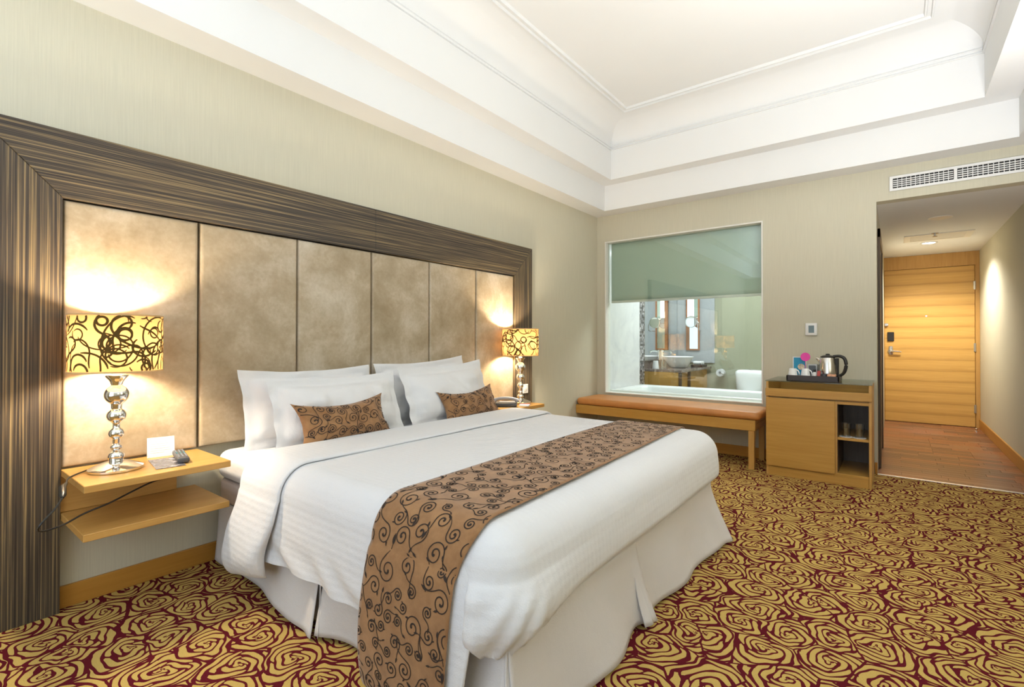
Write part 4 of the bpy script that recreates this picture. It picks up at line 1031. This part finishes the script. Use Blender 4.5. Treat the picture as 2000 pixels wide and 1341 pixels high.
obj('card_sheet', box(BM(), -0.05, 0.05, -0.001, 0.001, 0, 0.185), M['paper'], bc, world=False)
obj('card_print', box(BM(), -0.043, 0.043, -0.0022, -0.0012, 0.03, 0.178), M['blue'], bc, world=False)
obj('card_photo', lathe(BM(), [(0.0, -0.0032), (0.026, -0.0032), (0.026, -0.0023)], (0.012, 0, 0.10), 24, axis='y'), plain('cream_photo', (0.6, 0.5, 0.36), 0.5, var=0.5, scale=60), bc, world=False)
tag(obj('pink_card', tube(lathe(BM(), [(0, -0.0015), (0.036, -0.0015), (0.036, 0.0015), (0, 0.0015)], (2.185, -0.40, TZ + 0.185), 28, axis='y'), [(2.185, -0.399, TZ), (2.185, -0.399, TZ + 0.16)], 0.002, 6), M['pink']), 'round pink card on a thin stick above the teal card', 'card')
sb = thing('tea_box', 'grey sachet box with dark front on the tray left of the kettle', 'box', (2.24, -0.40, TZ))
obj('box_body', box(BM(), 2.205, 2.272, -0.43, -0.37, TZ + 0.0005, TZ + 0.125, bev=0.001), plain('pale_grey_card', (0.42, 0.44, 0.45), 0.6), sb)
obj('box_print', box(BM(), 2.213, 2.264, -0.4315, -0.4303, TZ + 0.01, TZ + 0.115), M['dgrey'], sb)
mb = thing('cream_pot', 'small white capped bottle on the tray in front of the grey box', 'bottle', (2.262, -0.49, TZ))
obj('bottle_body', lathe(BM(), [(0, 0.0005), (0.014, 0.0005), (0.014, 0.058), (0.009, 0.064), (0, 0.064)], (2.262, -0.49, TZ), 18), M['white'], mb)
obj('cap', lathe(BM(), [(0, 0.0642), (0.010, 0.0642), (0.010, 0.085), (0, 0.085)], (2.262, -0.49, TZ), 16), M['black'], mb)
b = BM(); quad(b, [(2.278, -0.50, TZ + 0.001), (2.302, -0.505, TZ + 0.001), (2.306, -0.492, TZ + 0.075), (2.282, -0.487, TZ + 0.075)], 0.005)
tag(obj('red_sachet', b, M['red']), 'red drink sachet standing on the tray beside the white bottle', 'sachet')
tag(obj('condiment_cup', lathe(BM(), [(0, 0.0005), (0.018, 0.0005), (0.023, 0.05), (0.021, 0.05), (0.016, 0.004), (0, 0.004)], (2.327, -0.505, TZ), 20), M['dgrey']), 'small dark grey cup on the tray between sachet and biscuits', 'cup')
tag(obj('biscuit_pack', box(BM(), 2.352, 2.412, -0.53, -0.50, TZ + 0.0005, TZ + 0.052, bev=0.006, seg=2), M['orange']), 'orange biscuit pack on the tray in front of the kettle', 'packet')
kt = thing('electric_kettle', 'brushed steel electric kettle with black handle on the tray', 'kettle', (2.345, -0.40, TZ), rz=-0.15)
obj('kettle_base', lathe(BM(), [(0, 0.0005), (0.074, 0.0005), (0.076, 0.016), (0.07, 0.02), (0, 0.02)], n=36), M['black'], kt, world=False)
obj('kettle_body', lathe(BM(), [(0, 0.021), (0.070, 0.021), (0.073, 0.03), (0.072, 0.07), (0.064, 0.13), (0.055, 0.178), (0.052, 0.183), (0, 0.183)], n=40), M['steel'], kt, world=False)
obj('kettle_lid', lathe(BM(), [(0.053, 0.1835), (0.053, 0.19), (0.035, 0.20), (0.016, 0.203), (0.014, 0.213), (0, 0.216)], n=30), M['black'], kt, world=False)
b = BM(); tube(b, spline([(0.04, 0, 0.193), (0.085, 0, 0.196), (0.118, 0, 0.175), (0.128, 0, 0.12), (0.112, 0, 0.06), (0.076, 0, 0.032)], 6), [0.012] * 6 + [0.013] * 18 + [0.012] * 7, 10); obj('kettle_handle', b, M['black'], kt, world=False)
b = BM(); tube(b, [(-0.050, 0, 0.15), (-0.068, 0, 0.168), (-0.082, 0, 0.176)], [0.020, 0.013, 0.009], 12); obj('spout', b, M['steel'], kt, world=False)
obj('handle_strip', box(BM(), 0.055, 0.078, -0.016, 0.016, 0.03, 0.18, bev=0.005), M['black'], kt, world=False)

# thermostat
th = thing('thermostat', 'white square thermostat with dark display on the wall above the kettle tray', 'thermostat', (2.184, 0, 1.237))
obj('housing', box(BM(), 2.138, 2.230, -0.020, -0.0005, 1.182, 1.293, bev=0.005, seg=2), M['white'], th)
obj('display', box(BM(), 2.163, 2.207, -0.0215, -0.0202, 1.205, 1.272), M['greenlcd'], th)

# air vent above the hall opening
av = thing('air_vent', 'long white air grille on the wall above the hall opening', 'vent', (3.165, -0.01, 2.45))
b = BM(); VX0, VX1, VZ0, VZ1 = 2.752, 3.578, 2.388, 2.51
for d in ((VX0, VX1, VZ0, VZ0 + 0.02), (VX0, VX1, VZ1 - 0.02, VZ1), (VX0, VX0 + 0.022, VZ0 + 0.02, VZ1 - 0.02), (VX1 - 0.022, VX1, VZ0 + 0.02, VZ1 - 0.02), (3.155, 3.175, VZ0 + 0.02, VZ1 - 0.02)): box(b, d[0], d[1], -0.016, -0.0005, d[2], d[3])
obj('vent_frame', b, M['white'], av)
obj('vent_back', box(BM(), VX0 + 0.01, VX1 - 0.01, -0.004, -0.0006, VZ0 + 0.01, VZ1 - 0.01), M['ventblack'], av)
bb = box(BM(), 0, 0.376, -0.011, -0.005, -0.0035, 0.0035); hm = bpy.data.meshes.new('slat'); bb.to_mesh(hm); bb.free(); hm.materials.append(M['white'])
bb = box(BM(), -0.002, 0.002, -0.013, -0.0045, 0, 0.082); vm = bpy.data.meshes.new('blade'); bb.to_mesh(vm); bb.free(); vm.materials.append(M['white'])
for sx0 in (VX0 + 0.024, 3.178):
    for k in range(4):
        o = bpy.data.objects.new('slat', hm); COL.objects.link(o); o.parent = av; o.location = Vector((sx0, 0, VZ0 + 0.02 + 0.082 * (k + 1) / 5)) - av.location - Vector((0, 0, 0))
        o.location.y = 0.01 + 0.0
    for k in range(12):
        o = bpy.data.objects.new('blade', vm); COL.objects.link(o); o.parent = av; o.location = Vector((sx0 + 0.376 * (k + 1) / 13, 0, VZ0 + 0.02)) - av.location; o.location.y = 0.01

# hall ceiling fittings
HC = 2.319
dl = thing('hall_downlight', 'round lit downlight in the hall ceiling near the door', 'lamp', (3.11, 2.55, HC))
obj('trim_ring', lathe(BM(), [(0.062, HC - 0.0005), (0.085, HC - 0.0005), (0.082, HC - 0.008), (0.062, HC - 0.006), (0.062, HC - 0.0005)], (3.11, 2.55, 0), 32), M['white'], dl)
obj('diffuser', lathe(BM(), [(0, HC - 0.004), (0.062, HC - 0.004), (0.062, HC - 0.0006), (0, HC - 0.0006)], (3.11, 2.55, 0), 32), M['downlight'], dl)
ah = thing('access_hatch', 'rectangular return air hatch in the hall ceiling behind the sprinkler', 'vent', (3.16, 2.12, HC))
b = BM()
for d in ((2.87, 3.46, 1.91, 1.96), (2.87, 3.46, 2.29, 2.34), (2.87, 2.93, 1.96, 2.29), (3.40, 3.46, 1.96, 2.29)): box(b, *d, HC - 0.010, HC - 0.0005, bev=0.002)
obj('hatch_frame', b, M['paint'], ah)
bb = box(BM(), -0.235, 0.235, -0.009, 0.009, -0.007, -0.004); hm = bpy.data.meshes.new('slat'); bb.to_mesh(hm); bb.free(); hm.materials.append(M['paint'])
for k in range(13):
    o = bpy.data.objects.new('slat', hm); COL.objects.link(o); o.parent = ah; o.location = (0.005, 1.975 + k * 0.025 - 2.12, 0)
obj('hatch_back', box(BM(), 2.92, 3.41, 1.95, 2.30, HC - 0.003, HC - 0.0006), plain('shadow_grey', (0.25, 0.22, 0.18), 0.9), ah)
sk = thing('sprinkler', 'small chrome sprinkler head on the hall ceiling', 'sprinkler', (3.135, 1.90, HC))
obj('sprinkler_head', lathe(BM(), [(0, HC - 0.0005), (0.035, HC - 0.0005), (0.033, HC - 0.006), (0.012, HC - 0.008), (0.010, HC - 0.03), (0.022, HC - 0.035), (0.022, HC - 0.038), (0, HC - 0.038)][::-1], (3.135, 1.90, 0), 20), M['steel'], sk)
obj('rosette', lathe(BM(), [(0.03, HC - 0.0005), (0.042, HC - 0.0005), (0.040, HC - 0.004), (0.03, HC - 0.004)], (3.135, 1.90, 0), 20), M['white'], sk)
tag(obj('ceiling_disc', lathe(BM(), [(0, HC - 0.010), (0.07, HC - 0.010), (0.09, HC - 0.005), (0.092, HC - 0.0005), (0, HC - 0.0005)], (3.133, 1.03, 0), 36), M['paint']), 'flat round speaker cover on the hall ceiling nearest the room', 'speaker')
# door stop
tag(obj('door_stop', lathe(BM(), [(0, 0.0005), (0.022, 0.0005), (0.022, 0.006), (0.012, 0.012), (0.012, 0.03), (0.016, 0.036), (0.012, 0.042), (0, 0.043)], (3.585, 3.22, 0), 18), M['chrome']), 'small chrome door stop on the hall floor', 'door stop')
